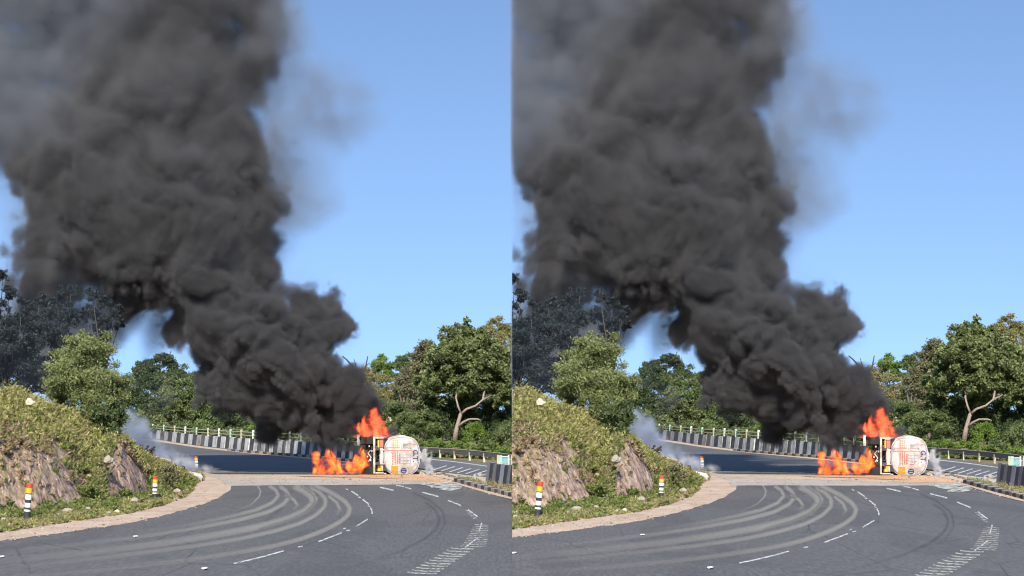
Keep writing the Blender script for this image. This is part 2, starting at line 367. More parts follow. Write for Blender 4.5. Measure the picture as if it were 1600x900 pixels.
o = sheet('powder', [(660, 756), (690, 754.5), (712, 757), (722, 762), (717, 766), (700, 768), (682, 766.5), (690, 763.5), (672, 763), (668, 760), (655, 758)], 'powder_thin', .024, step=5, wob=.8, seed=4)
reg(o, 'patch of white powder spilled on the asphalt near the kerb', None, None, 'structure')
# markings: parts of the road they are painted on
def dash(line, wd, mat='lane_paint', par=road, name='lane_dash'):
    return band(name, line, wd, mat, .005, par, 8)
for a in [((545, 768), (556, 775)), ((563, 781), (573, 789)), ((575, 794), (578, 799), (578, 804)), ((553, 823), (571, 812)), ((493, 847), (530, 833)), ((360, 880), (398, 872), (438, 861)),
          ((657, 770), (683, 777)), ((698, 783), (718, 791)), ((730, 798), (745, 809)), ((748, 832), (752, 818)), ((725, 858), (746, 842)), ((590, 762), (612, 767))]:
    dash(a, 1.9)
for a in [((536, 764), (540, 766)), ((556, 777), (560, 778.5)), ((571, 791), (575, 792.5)), ((532, 827), (536, 826)), ((537, 830), (543, 829)), ((461, 855), (468, 854)), ((616, 759), (628, 761)), ((630, 762), (640, 765)), ((714, 790), (719, 792))]:
    dash(a, 1.5)
for i in range(11):
    t = i / 10; u0 = lerp(634, 703, t); v0 = lerp(896, 858, t); L = lerp(46, 36, t)
    dash(((u0, v0), (u0 + L * .3, v0 + 2.0 + rnd.uniform(-.4, .4)), (u0 + L, v0 + 2.6 + rnd.uniform(-.5, .5))), 1.9, 'rib_paint', name='rib_line')
for i in range(13):
    t = i / 12; uc = lerp(738, 752, t ** .6); vc = lerp(856, 822, t); L = lerp(20, 12, t)
    dash(((uc - L, vc - .6), (uc + L * .9, vc + 1.0)), 1.0, 'rib_paint', name='rib_line')
for i in range(6):
    dash(((726 + i * 2.2, 799 + i * 2.5), (732 + i * 2.6, 800 + i * 2.6)), .9, 'rib_paint', name='rib_line')
reg(band('verge', [(215, 686.5), (239, 688), (304, 698), (385, 707.2), (475, 715.5), (560, 724)], 2.6, 'sand', .009, n=50), None, None, None, 'structure')
band('edge_line', [(650, 716.3), (690, 720), (730, 725), (765, 730), (800, 735), (870, 746)], 1.2, 'lane_paint', .005, FARROAD, 20)
for i in range(7):
    u0 = 674 + i * 13
    band('hatch_line', [(u0, 735.5 + i * 1.5), (u0 + 22, 728.5 + i * 1.5)], 1.5, 'lane_paint', .036, FARROAD, 6)
for line, wd in [([(480, 758.5), (500, 764), (520, 774), (536, 785), (543, 795), (540, 806), (525, 818), (498, 831), (465, 843), (425, 853), (380, 861), (300, 873), (180, 886), (40, 897), (-80, 906)], 9),
                 ([(476, 759), (494, 769), (504, 780), (504, 791), (490, 805), (465, 818), (425, 830), (370, 842), (290, 854), (180, 867), (60, 880), (-80, 892)], 8),
                 ([(450, 759), (470, 767), (482, 777), (484, 787), (472, 799), (445, 811), (400, 823), (330, 836), (240, 849), (120, 863), (0, 874), (-80, 880)], 13),
                 ([(465, 759), (483, 770), (490, 780), (486, 790), (470, 803), (440, 816), (400, 828)], 6),
                 ([(430, 758.5), (443, 768), (447, 777), (438, 788), (415, 800), (370, 812), (310, 823), (220, 837), (100, 851), (-20, 862)], 8),
                 ([(414, 758.5), (426, 766), (430, 775), (420, 786), (395, 797), (350, 808), (290, 820), (200, 833)], 7),
                 ([(397, 758.5), (402, 767), (400, 776), (388, 788), (360, 800)], 3.5), ([(440, 772), (455, 782), (460, 790), (452, 798)], 6), ([(508, 775), (522, 786), (527, 797), (520, 806)], 6)]:
    reg(band('tyre_track', line, wd * 1.0, 'dusty_track', .009, n=90), None, None, None, 'structure')
for line, wd in [([(660, 785), (677, 796), (685, 812), (680, 828), (660, 845), (620, 864), (560, 883), (500, 897)], 6), ([(640, 770), (668, 782), (690, 800), (694, 820), (680, 842), (650, 860)], 5)]:
    reg(band('tyre_track', line, wd, 'rubber_track', .007, n=60), None, None, None, 'structure')
for line, wd, m_, z in [([(305, 737.5), (400, 735.5), (500, 737), (570, 739.5)], 2.4, 'pale_streak', .007), ([(320, 739.6), (420, 739.8), (520, 741), (590, 742)], 2.2, 'wet_streak', .022), ([(330, 741.5), (450, 741.8), (560, 743)], 1.6, 'pale_streak', .026),
                        ([(460, 744.2), (520, 745.8), (600, 746)], 1.3, 'wet_streak', .026), ([(590, 751.5), (650, 752.5), (690, 753)], 1.0, 'pale_streak', .03), ([(560, 747.5), (600, 748.5), (640, 747)], .9, 'wet_streak', .026)]:
    reg(band('dust_streak', line, wd, m_, z, n=40), None, None, None, 'structure')

# ------------------------------------------------------------------ the cut bank
TOE = [(-90, 815), (0, 801), (60, 797), (130, 789), (200, 780), (250, 772), (290, 762), (306, 753), (312, 749)]
ROCKV = [(-90, 668), (0, 692), (40, 697), (70, 708), (95, 725), (115, 752), (128, 776), (150, 740), (165, 712), (182, 692), (200, 710), (222, 742), (236, 762), (260, 764), (290, 757), (312, 747.8)]
RIDGE = [(-90, 603), (0, 618), (40, 625), (80, 642), (130, 662), (160, 672), (185, 692), (210, 708), (232, 721), (260, 732), (290, 744), (305, 747), (312, 747.5)]
NU, NS = 260, 96
def bank_point(u, s):
    vt, vr, vg = interp(TOE, u), interp(ROCKV, u), interp(RIDGE, u)
    r0 = rg(u, vt); rr = r0 + 1.6 + .02 * max(0, vt - vr); k = min(1., max(.15, (vt - vg) / 120))
    zr = CAMH - rr * (vr - HOR) / Fp(u); zr = max(zr, .02)
    rt = rr + 9 * k + .5; zt = max(CAMH - rt * (vg - HOR) / Fp(u), zr * .9)
    if s < .08: rho = r0 - 1.2 * (1 - s / .08); z = -.06
    elif s < .5:
        t = (s - .08) / .42; rho = lerp(r0, rr, t); z = lerp(-.06, zr, min(1, t ** .8))
    elif s < .85:
        t = (s - .5) / .35; rho = lerp(rr, rt, t); z = lerp(zr, zt, t)
    else:
        t = (s - .85) / .15; rho = lerp(rt, rt + 10, t); z = lerp(zt, zt * .45 - .2, t * t)
    amp = min(.5, .06 + .17 * max(z, 0)) * (0 if s < .06 else 1)
    q = Vector((u * .05 + s * 2, s * 6, 0)); c1 = noise.noise(q + Vector((3, 1, 0)))
    q2 = Vector((u * .12 + s * 5, s * 13, 4)); q3 = Vector((u * .3 + s * 11, s * 30, 9))
    d = amp * (c1 * 1.3 + .9 * noise.noise(q2) + .5 * noise.noise(q3))
    rho += d * (1.6 if .1 < s < .5 else .5); z += d * .35 * (0 if s < .08 else 1)
    p = P(u, HOR, rho); p.z = z; return p
us_ = np.linspace(-90, 312, NU); ss_ = np.linspace(0, 1, NS)
BV = [bank_point(u, s) for u in us_ for s in ss_]
BF = [(i * NS + j, (i + 1) * NS + j, (i + 1) * NS + j + 1, i * NS + j + 1) for i in range(NU - 1) for j in range(NS - 1)]
bank = mesh_obj('bank', BV, BF, 'bank_rock', smooth=False)
reg(bank, 'cut bank of pink brown rock overgrown with weeds', None, None, 'structure'); bank['cap'] = 1

# weeds: blades and small leaves, uncountable
def leafmesh(name, C_, D, L, Wd, mat, tint, parent=None, loc=(0, 0, 0)):
    """C_ centres, D long axes (unit), L half lengths, Wd half widths"""
    n = len(C_); rs = np.random.RandomState(n % 9973)
    a = rs.normal(size=(n, 3)); s = np.cross(D, a); s /= np.linalg.norm(s, axis=1)[:, None] + 1e-9
    nn = np.cross(D, s)
    V = np.empty((n, 4, 3)); V[:, 0] = C_ - D * L[:, None]; V[:, 2] = C_ + D * L[:, None]
    V[:, 1] = C_ + s * Wd[:, None] + nn * (Wd * .35)[:, None]; V[:, 3] = C_ - s * Wd[:, None] + nn * (Wd * .35)[:, None]
    V = V.reshape(-1, 3) - np.array(loc)
    return mesh_obj(name, V, np.arange(n * 4).reshape(n, 4), mat, parent, loc, tint=np.repeat(tint, 4))
ST_POS = [(6, 813, 6), (22, 811, 3.5), (102, 801, 8), (88, 805, 4), (134, 797, 5.5), (166, 803, 4.5), (179, 801, 5), (205, 785, 7.5), (272, 770, 6), (268, 781, 3), (253, 779, 3), (65, 790, 4), (52, 822, 3.2), (40, 811, 6), (236.5, 779, 5), (296, 752, 9)]
CLEAR = [(*Gd(u, v)[:2], rp * rg(u, v) / F + .06) for u, v, rp in ST_POS]
def scatter_weeds(name, mat, n_tuft, per, hgt, ufun, seed, blade=(.09, .025)):
    rs = np.random.RandomState(seed); C_ = []; D = []; L = []; T = []; k = 0; tries = 0
    while k < n_tuft and tries < n_tuft * 30:
        tries += 1
        r_ = ufun(rs)
        if r_ is None: continue
        p, sz = r_
        k += 1
        if any(abs(p[0] - c_[0]) < c_[2] + .12 and -7 < p[1] - c_[1] < .6 for c_ in CLEAR): sz *= .22
        h = hgt * sz * rs.uniform(.5, 1.3); t0 = rs.rand()
        for _ in range(per):
            a = rs.rand() * 6.283; sp = rs.rand() ** .7 * h * .7; zz = rs.rand() * h
            C_.append((p[0] + math.cos(a) * sp, p[1] + math.sin(a) * sp, p[2] + zz)); T.append(min(1, max(0, .6 * t0 + .5 * rs.rand() - .05)))
            d = np.array((math.cos(a) * .8, math.sin(a) * .8, rs.uniform(.1, 1.3))) + rs.normal(size=3) * .3; D.append(d / np.linalg.norm(d)); L.append(rs.uniform(.6, 1.4) * blade[0])
    L = np.array(L); return leafmesh(name, np.array(C_), np.array(D), L, L * blade[1] / blade[0], mat, np.array(T))
def pn(u, v, s=.03, o_=0): return noise.noise(Vector((u * s, v * s * 1.6, o_)))
def on_bank(cond):
    def f(rs):
        u = rs.uniform(-88, 310); s = rs.rand()
        s = .10 + .82 * s
        p = bank_point(u, s)
        c = cond(u, s, p, rs)
        return None if not c else (p, c)
    return f
ROCKU = lambda u: u < 126 or 160 < u < 226
def c_yel(u, s, p, rs):
    if s > .62 + .1 * pn(u, s * 100, .05): return 1.25 if rs.rand() < .9 and u < 175 else .8
    if ROCKU(u) and s < .5: return None
    return .8 if rs.rand() < .14 else None
def c_grn(u, s, p, rs):
    if ROCKU(u) and s < .52: return .7 if (rs.rand() < .02 or (s < .12 and rs.rand() < .5)) else None
    if s > .72: return .8 if rs.rand() < .3 else None
    if u < 95 and rs.rand() < .72: return None
    return 1. if pn(u, s * 120, .06, 3) > (-.05 if u < 126 else -.3) else None
def c_dry(u, s, p, rs):
    if ROCKU(u) and s < .47: return .6 if rs.rand() < .025 else None
    if s > .8: return 1.1 if rs.rand() < .35 else None
    return .8 if pn(u, s * 120, .05, 7) > -.1 else None
for nm, mt, nt_, per, h, cf, sd in [('weeds', 'weed_yellow', 1500, 26, .40, c_yel, 1), ('weeds', 'weed_green', 1350, 26, .30, c_grn, 2), ('weeds', 'weed_dry', 2300, 20, .30, c_dry, 3)]:
    o = scatter_weeds(nm, mt, nt_, per, h, on_bank(cf), sd)
    reg(o, {'weed_yellow': 'yellow green weeds along the top of the bank', 'weed_green': 'green leafy weeds over the bank', 'weed_dry': 'dry brown grass over the bank'}[mt], None, None, 'stuff')
INNERG = [(-90, 843), (0, 828), (100, 813), (200, 799), (250, 787), (285, 774), (303, 758), (296, 749)]
def foot(lo, hi, dens, um=305):
    def f(rs):
        u = rs.uniform(-88, um); t = rs.rand(); v = lerp(interp(TOE, u) - 3, interp(INNERG, u) + 2.5, t)
        if t < lo or t > hi or rs.rand() > dens(u, t): return None
        p = Gd(u, v); return p, 1 - .55 * t
    return f
o = scatter_weeds('grass', 'weed_green', 1500, 24, .27, foot(0, 1, lambda u, t: .35 + .9 * pn(u, t * 30, .05) + (.5 if t < .5 else 0)), 5); reg(o, 'green roadside grass between the bank and the shoulder', None, None, 'stuff')
o = scatter_weeds('grass', 'weed_yellow', 1700, 18, .19, foot(.2, 1, lambda u, t: .5 + pn(u, t * 30, .06, 4)), 6); reg(o, 'yellowing roadside grass at the edge of the dirt', None, None, 'stuff')
o = scatter_weeds('grass', 'weed_dry', 1100, 18, .16, foot(.3, 1, lambda u, t: .5), 7); reg(o, 'dry brown grass tufts at the edge of the dirt', None, None, 'stuff')

# ------------------------------------------------------------------ crowns and shrubs
def cloud(clumps, n, L, seed, wr=.42, sub=16, subr=.36, droop=.0, fill=.25):
    """leaves gathered in sub-clumps over each clump (u, v, rho, radius_px)"""
    rs = np.random.RandomState(seed); subs = []
    for (u, v, rho, r, *k) in clumps:
        c = np.array(P(u, v, rho)); rm = r * rho / F; sz = k[0] if k else 1.
        m = max(5, int(sub * (r / 30.)**.6))
        for _ in range(m):
            d = rs.normal(size=3); d /= np.linalg.norm(d); rad = rm * (rs.uniform(.55, 1.0) if rs.rand() > fill else rs.uniform(0, .5))
            subs.append((*(c + d * rad * np.array((1, 1, sz))), rm * subr * rs.uniform(.55, 1.25), rs.rand()))
    S = np.array(subs); pr = S[:, 3] ** 2; pr /= pr.sum(); ix = rs.choice(len(S), n, p=pr)
    d = rs.normal(size=(n, 3)); d /= np.linalg.norm(d, axis=1)[:, None]
    C_ = S[ix, :3] + rs.normal(size=(n, 3)) * (S[ix, 3] * .52)[:, None] * np.array((1, 1, .8))
    D = d * .55 + rs.normal(size=(n, 3)) * .55 + np.array((0, 0, .1 - droop)); D /= np.linalg.norm(D, axis=1)[:, None]
    Ls = L * rs.uniform(.55, 1.35, n)
    T = np.clip(.55 * S[ix, 4] + .55 * rs.rand(n) - .05, 0, 1)
    return C_, D, Ls, Ls * wr, T
def plant(name, label, cat, base, clumps, n, L, mat, seed, trunk=None, bark='bark', group=None, **kw):
    base = Vector(base)
    t = thing(name, label, cat, base, group)
    C_, D, Ls, W_, T = cloud(clumps, n, L, seed, **kw)
    if len(C_): leafmesh('crown' if trunk else 'foliage', C_, D, Ls, W_, mat, T, t, (0, 0, 0)).data.transform(Matrix.Translation(-base))
    if trunk:
        mb = MB()
        for pts, rads in trunk: mb.tube([Vector(p) - base for p in pts], rads, 7)
        mb.build('trunk', bark, t, smooth=True)
    return t
def limbs(base, clumps, r0, seed, fork=.35):
    """a tapered trunk with a limb into each clump"""
    rs = random.Random(seed); base = Vector(base); top = Vector((0, 0, 0))
    for c in clumps: top += P(c[0], c[1], c[2])
    top /= len(clumps); f = base.lerp(top, fork) + Vector((rs.uniform(-.2, .2), 0, 0))
    out = [([base, base.lerp(f, .5) + Vector((rs.uniform(-.12, .12), 0, 0)), f], [r0 * 1.25, r0, r0 * .8])]
    for c in clumps:
        e = P(c[0], c[1], c[2]) ; m = f.lerp(e, .5) + Vector((rs.uniform(-.3, .3), rs.uniform(-.3, .3), rs.uniform(.0, .4)))
        out.append(([f, m, e], [r0 * .6, r0 * .35, r0 * .1]))
    return out
def tree(label, ub, vb, clumps, n, L, mat, seed, r0=.18, bark='bark', name='tree', **kw):
    rho = clumps[0][2]; b = P(ub, vb, rho); b.z = min(b.z, 3.5)
    return plant(name, label, 'tree', b, clumps, n, L, mat, seed, limbs(b, clumps, r0, seed), bark, **kw)
# the feathery tree on the bank, and the dense bush under it
r = 109
cl = [(135, 566, r, 42), (103, 592, r - 1, 32), (166, 588, r, 32), (150, 545, r + 1, 26), (118, 543, r, 22), (132, 610, r - 1, 40), (172, 618, r, 25), (92, 625, r, 24), (105, 560, r + 1, 24), (182, 600, r, 18), (150, 640, r - 1.5, 30)]
tree('feathery olive green tree growing on top of the rock bank', 132, 690, cl, 52000, .075, 'leaf_acacia', 21, .14, name='acacia_tree', wr=.33, sub=26, subr=.34)
cl = [(150, 655, r - 1.5, 26), (175, 650, r - 1, 22), (120, 665, r - 1.5, 22), (145, 685, r - 2.2, 20), (172, 676, r - 2, 15), (105, 650, r - 1, 18)]
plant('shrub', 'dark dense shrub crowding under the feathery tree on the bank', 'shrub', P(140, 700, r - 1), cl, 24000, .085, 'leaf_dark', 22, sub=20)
# smoky eucalyptus row behind the bank
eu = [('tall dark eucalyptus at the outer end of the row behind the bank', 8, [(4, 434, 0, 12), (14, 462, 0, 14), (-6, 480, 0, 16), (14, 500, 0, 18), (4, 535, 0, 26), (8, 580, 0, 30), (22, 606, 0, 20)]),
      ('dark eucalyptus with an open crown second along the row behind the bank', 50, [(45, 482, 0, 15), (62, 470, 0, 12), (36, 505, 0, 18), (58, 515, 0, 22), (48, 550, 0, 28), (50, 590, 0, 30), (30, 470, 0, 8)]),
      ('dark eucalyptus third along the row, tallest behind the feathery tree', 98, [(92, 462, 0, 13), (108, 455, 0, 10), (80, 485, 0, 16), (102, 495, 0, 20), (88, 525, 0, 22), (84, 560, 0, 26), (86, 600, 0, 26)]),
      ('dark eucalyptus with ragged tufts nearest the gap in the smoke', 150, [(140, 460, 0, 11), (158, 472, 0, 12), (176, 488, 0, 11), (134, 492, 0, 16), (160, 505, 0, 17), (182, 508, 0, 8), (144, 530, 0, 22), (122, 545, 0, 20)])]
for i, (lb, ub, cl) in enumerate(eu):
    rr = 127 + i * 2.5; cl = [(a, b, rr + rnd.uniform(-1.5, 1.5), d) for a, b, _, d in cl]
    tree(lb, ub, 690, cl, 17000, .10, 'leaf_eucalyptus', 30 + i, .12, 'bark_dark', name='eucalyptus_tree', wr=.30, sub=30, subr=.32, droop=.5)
# trees beyond the far barrier
FT = [('umbrella crowned tree with a pale bare trunk beyond the striped barrier', 246, 690, [(247, 562, 380, 16, .6), (262, 570, 380, 14, .6), (236, 574, 380, 13, .6), (214, 580, 382, 14, .6), (270, 580, 381, 10), (222, 572, 381, 14, .6), (280, 585, 380, 16), (242, 590, 380, 20), (262, 592, 380, 16), (225, 592, 381, 16)], 15000, .24, 'leaf_dark', .35, 'bark_pale'),
      ('broad dark tree behind the blue smoke beyond the barrier', 222, 690, [(215, 600, 372, 24), (240, 612, 370, 26), (208, 630, 371, 24), (235, 645, 369, 26), (262, 600, 374, 20)], 15000, .24, 'leaf_dark', .4, 'bark'),
      ('feathery green tree leaning over the striped barrier', 300, 690, [(292, 598, 366, 20), (302, 618, 365, 26), (322, 634, 364, 22), (284, 632, 365, 26), (300, 652, 363, 26), (332, 655, 362, 20), (318, 600, 366, 14), (308, 585, 366, 12), (282, 610, 364, 20), (344, 668, 362, 14)], 26000, .22, 'leaf_mid', .35, 'bark'),
      ('grey green tree between the broad dark tree and the feathery one', 262, 690, [(258, 628, 362, 22), (270, 650, 361, 22), (246, 662, 361, 18), (262, 606, 363, 18), (230, 655, 362, 20), (215, 668, 362, 16)], 15000, .22, 'leaf_mango', .3, 'bark'),
      ('bright green tree standing under the smoke beyond the barrier', 408, 690, [(400, 645, 320, 14), (414, 650, 320, 16), (404, 664, 319, 18), (424, 668, 319, 14), (388, 668, 320, 12)], 10000, .17, 'leaf_light', .22, 'bark'),
      ('dusky tree half covered by smoke beyond the barrier', 365, 690, [(360, 650, 330, 20), (372, 668, 329, 16), (350, 668, 330, 16)], 7000, .2, 'leaf_dark', .22, 'bark'),
      ('low leafy tree behind the railing left of the fire', 465, 700, [(455, 668, 300, 16), (478, 675, 299, 14), (440, 676, 300, 12)], 8000, .17, 'leaf_mid', .2, 'bark'),
      ('leafy tree behind the railing beside the flames on the tanker', 515, 700, [(500, 668, 290, 14), (518, 674, 289, 16), (536, 665, 290, 16), (552, 676, 289, 14), (520, 655, 291, 12)], 9000, .17, 'leaf_mid', .2, 'bark'),
      ('yellowish tree with sparse leaves near the brown roof', 565, 690, [(560, 585, 262, 16), (582, 592, 262, 18), (572, 610, 261, 18), (598, 612, 261, 16), (590, 632, 260, 20), (560, 600, 262, 12), (612, 600, 262, 10)], 13000, .13, 'leaf_yellow', .22, 'bark_pale'),
      ('small round green tree behind the yellowish one', 592, 690, [(592, 568, 275, 15), (604, 574, 275, 13), (584, 578, 275, 12), (600, 590, 274, 12)], 7000, .15, 'leaf_light', .2, 'bark'),
      ('green tree on the skyline just before the grey brown tree', 628, 690, [(622, 570, 272, 12), (634, 566, 272, 14), (638, 585, 271, 16), (618, 590, 271, 14)], 8000, .16, 'leaf_mid', .2, 'bark'),
      ('grey brown leafed tree beside the big green tree', 655, 700, [(662, 546, 222, 20), (650, 570, 221, 24), (668, 592, 220, 26), (642, 600, 220, 22), (655, 622, 219, 26), (640, 640, 219, 18), (676, 565, 222, 22)], 22000, .14, 'leaf_brown', .2, 'bark'),
      ('olive tree with a dry crown behind the top of the big green tree', 772, 690, [(764, 506, 262, 14), (782, 508, 262, 16), (756, 518, 262, 12), (797, 520, 261, 18), (775, 530, 260, 20), (815, 520, 262, 22)], 12000, .14, 'leaf_yellow', .22, 'bark'),
      ('brown leafed tree at the outer end of the far tree row', 800, 700, [(795, 545, 240, 22), (808, 570, 240, 24), (830, 550, 240, 28), (835, 600, 240, 40)], 10000, .13, 'leaf_brown', .22, 'bark')]
for i, (lb, ub, vb, cl, n, L, mt, r0, bk) in enumerate(FT):
    tree(lb, ub, vb, cl, n, L, mt, 50 + i, r0, bk, sub=20, subr=.33)
# the big green tree with the pale forked trunk in front of its shade
r = 205; b = P(708, 686, r - 3); q = lambda u, v, d=-3: P(u, v, r + d)
tr = [([q(709, 688), q(712, 670), q(716, 655), q(719, 645)], [.27, .21, .18, .16]), ([q(719, 647), q(714, 634, -3.2), q(711, 622, -3)], [.11, .09, .07]),
      ([q(719, 647), q(728, 639, -3.3), q(742, 634, -3.2), q(754, 624, -3), q(768, 617, -2)], [.14, .11, .10, .08, .06]), ([q(714, 668), q(722, 660, -3.4), q(732, 655, -3.6), q(745, 655, -3.6), q(751, 657, -3.5)], [.12, .11, .09, .08, .06]),
      ([q(711, 622, -3), q(715, 600, -1), q(712, 570, 0)], [.1, .09, .05]), ([q(754, 624, -3), q(760, 590, 0), q(758, 560, 0)], [.11, .08, .05])]
cl = [(700, 528, r, 22), (722, 520, r, 22), (688, 550, r - 1, 24), (715, 550, r - 2, 30), (745, 540, r, 26), (742, 568, r - 2, 30), (700, 580, r - 1, 30), (728, 592, r - 2, 28), (770, 560, r, 28), (765, 592, r - 1, 28), (690, 606, r, 24), (718, 614, r + 1, 22), (790, 585, r, 26), (785, 612, r, 26), (708, 512, r, 12), (674, 575, r, 18), (815, 600, r, 30), (745, 612, r + 1, 24), (668, 600, r + 1, 24), (665, 632, r + 2, 20), (738, 545, r + 2, 34), (760, 575, r + 3, 34), (690, 575, r + 3, 34), (720, 565, r + 4, 40), (780, 560, r + 2, 26), (800, 570, r + 2, 26)]
plant('tree', 'big broad leafed green tree with a pale forked trunk', 'tree', b, cl, 80000, .16, 'leaf_mango', 80, tr, 'bark_mid', sub=30, subr=.26, wr=.5)
cl = [(700, 640, r + 3, 26), (735, 645, r + 3, 28), (770, 645, r + 3, 26), (800, 640, r + 3, 30), (680, 650, r + 2, 22), (720, 670, r + 2, 22), (750, 672, r + 2, 24), (786, 672, r + 1, 24), (690, 670, r + 1, 18), (820, 670, r + 1, 28)]
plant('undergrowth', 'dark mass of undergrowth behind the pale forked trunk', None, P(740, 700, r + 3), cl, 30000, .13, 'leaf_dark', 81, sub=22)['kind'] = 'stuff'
for i, (lb, cl, n, L, mt) in enumerate([
        ('bright green shrub at the foot of the pale forked trunk', [(738, 672, 198, 14), (752, 678, 198, 12), (730, 684, 197, 10)], 7000, .10, 'leaf_light'),
        ('mid green shrub growing behind the guardrail near its outer end', [(775, 690, 186, 16), (792, 680, 187, 18), (760, 694, 186, 12), (810, 690, 185, 20)], 10000, .10, 'leaf_mid'),
        ('green shrub between the grey brown tree and the pale trunk', [(668, 655, 205, 16), (682, 668, 204, 14), (655, 668, 205, 14), (640, 655, 206, 14)], 9000, .11, 'leaf_mid'),
        ('shrub rising just behind the end of the overturned tank', [(628, 660, 214, 16), (640, 678, 212, 14), (612, 668, 214, 14), (622, 640, 215, 16)], 9000, .11, 'leaf_mid'),
        ('leafy shrub under the brown roofed house', [(600, 640, 240, 18), (585, 655, 240, 18), (605, 665, 238, 16), (575, 640, 242, 14)], 9000, .13, 'leaf_mango')]):
    plant('shrub', lb, 'shrub', P(cl[0][0], 706, cl[0][2]), cl, n, L, mt, 90 + i)
cl = [(u, 692 + (u - 650) * .09 + rnd.uniform(-2, 2), 197 - (u - 650) * .1, rnd.uniform(7, 11), .7) for u in range(640, 870, 9)]
o = plant('undergrowth', 'bright grassy verge plants behind the guardrail', None, P(720, 712, 195), cl, 16000, .09, 'leaf_light', 97); o['kind'] = 'stuff'
cl = [(u, 709.5 + (u - 650) * .085, 200 - (u - 650) * .12, rnd.uniform(4, 6.5), .8) for u in range(596, 870, 6)]
o = plant('undergrowth', 'low yellow green growth under the guardrail beam', None, P(720, 716, 190), cl, 12000, .08, 'leaf_light', 95); o['kind'] = 'stuff'
cl = [(u, interp([(190, 668), (300, 668), (420, 684), (560, 700), (620, 700)], u) + rnd.uniform(-3, 2), interp([(190, 352), (300, 290), (420, 250), (620, 215)], u), rnd.uniform(9, 13), .8) for u in range(196, 650, 9)]
o = plant('undergrowth', 'hedge of mixed undergrowth behind the striped barrier', None, P(400, 700, 250), cl, 24000, .17, 'leaf_mid', 98); o['kind'] = 'stuff'
cl = [(u, v + rnd.uniform(-4, 4), 300, rnd.uniform(14, 19)) for u in range(570, 890, 22) for v in (596 if u > 640 else 618, 624, 652, 678)]
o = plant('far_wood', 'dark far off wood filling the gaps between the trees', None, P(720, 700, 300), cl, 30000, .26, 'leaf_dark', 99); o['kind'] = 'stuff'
cl = [(u, v + rnd.uniform(-4, 4), 400, rnd.uniform(12, 16)) for u in range(196, 600, 20) for v in (640, 660)]
o = plant('far_wood', 'far off wood behind the trees beyond the long barrier', None, P(400, 690, 400), cl, 16000, .32, 'leaf_mid', 100); o['kind'] = 'stuff'
# shrubs standing in the weeds of the bank
for i, (lb, u, v, rp, mt, n) in enumerate([('broad leafed green plant beside the larger rock face', 138, 762, 14, 'weed_green', 3600), ('leafy green plant growing up the slope between the rock faces', 120, 728, 13, 'weed_green', 3200), ('brownish bush on the low end of the bank by the slab', 258, 738, 13, 'leaf_brown', 3600),
        ('bright green plant by the broken concrete pipe', 284, 756, 10, 'weed_green', 2400), ('dark green plant behind the middle striped marker post', 222, 772, 8, 'leaf_mid', 1800), ('green plant in the grass just right of the nearest marker post', 76, 795, 7, 'leaf_mid', 1600),
        ('yellow green plant at the foot of the narrow rock face', 190, 768, 9, 'weed_green', 2200), ('weedy bush on the skyline of the bank under the shrub', 192, 688, 9, 'weed_yellow', 1800)]):
    rho = rg(u, max(v + rp * .8, interp(TOE, u))) if v > 735 else rg(u, interp(TOE, u)) + 4.5
    plant('shrub', lb, 'shrub', P(u, v + rp * .7, rho), [(u, v, rho, rp), (u - rp * .7, v + rp * .4, rho, rp * .7), (u + rp * .7, v + rp * .3, rho, rp * .7)], n, .06, mt, 120 + i, wr=.4)

# dead branches by the roof, and poles
mb = MB(); b = P(556, 625, 255)
for pts, rr in [([(556, 625), (556, 600), (553, 585), (547, 572), (538, 562), (531, 556)], .2), ([(556, 600), (562, 585), (568, 572), (571, 556)], .16), ([(553, 585), (552, 570), (549, 560)], .1), ([(562, 585), (555, 574)], .08), ([(547, 572), (540, 574), (534, 571)], .07), ([(568, 572), (574, 566)], .06)]:
    mb.tube([P(u, v, 255) - b for u, v in pts], [lerp(rr, rr * .35, i / (len(pts) - 1)) for i in range(len(pts))], 6)
t = thing('dead_tree', 'bare dead tree with dark forked branches against the sky', 'tree', b); mb.build('trunk', 'bark_dark', t, smooth=True)
b = Gd(497, 708); t = thing('pole', 'thin pale roadside pole rising behind the railing under the smoke', 'pole', b)
MB().tube([(0, 0, 0), (0, 0, 3.6)], .07, 8).build('shaft', 'guard_post', t); MB().box((0, 0, 3.7), (.5, .12, .25)).build('bracket', 'guard_post', t)

# ------------------------------------------------------------------ house behind the trees
b = P(600, 690, 300); b.z = 0; t = thing('house', 'cream house with a brown roof mostly hidden behind trees', 'house', b)
kp = 300 / F
MB().box((.9, 4, 2.8), (4.6, 7, 5.6)).build('wall', 'wall_cream', t)
MB().box((.9, 4, 5.75), (5.4, 8, .3)).box((.9, 4, 6.1), (4.6, 6, .4), taper=.8).build('roof', 'roof_brown', t)
MB().box((1.2, .3, 5.2), (3.2, .9, .18)).build('ledge', 'wall_cream', t)
for x in (-.4, 1.4):
    f = MB().box((x, .46, 4.0), (1.3, .12, 1.2)).build('window', 'bumper_cream', t); MB().box((x, .39, 4.0), (1.05, .06, .95)).build('pane', 'glass_dark', f)
b = P(545, 690, 290); b.z = 0; t = thing('house', 'low brown roofed house glimpsed behind the dead tree', 'house', b)
MB().box((0, 4, 4.4), (5.4, 7, 8.8)).build('wall', 'roof_brown', t); r_ = MB().box((0, 4, 9.1), (6.2, 8, .5), taper=.85).build('roof', 'roof_brown', t)

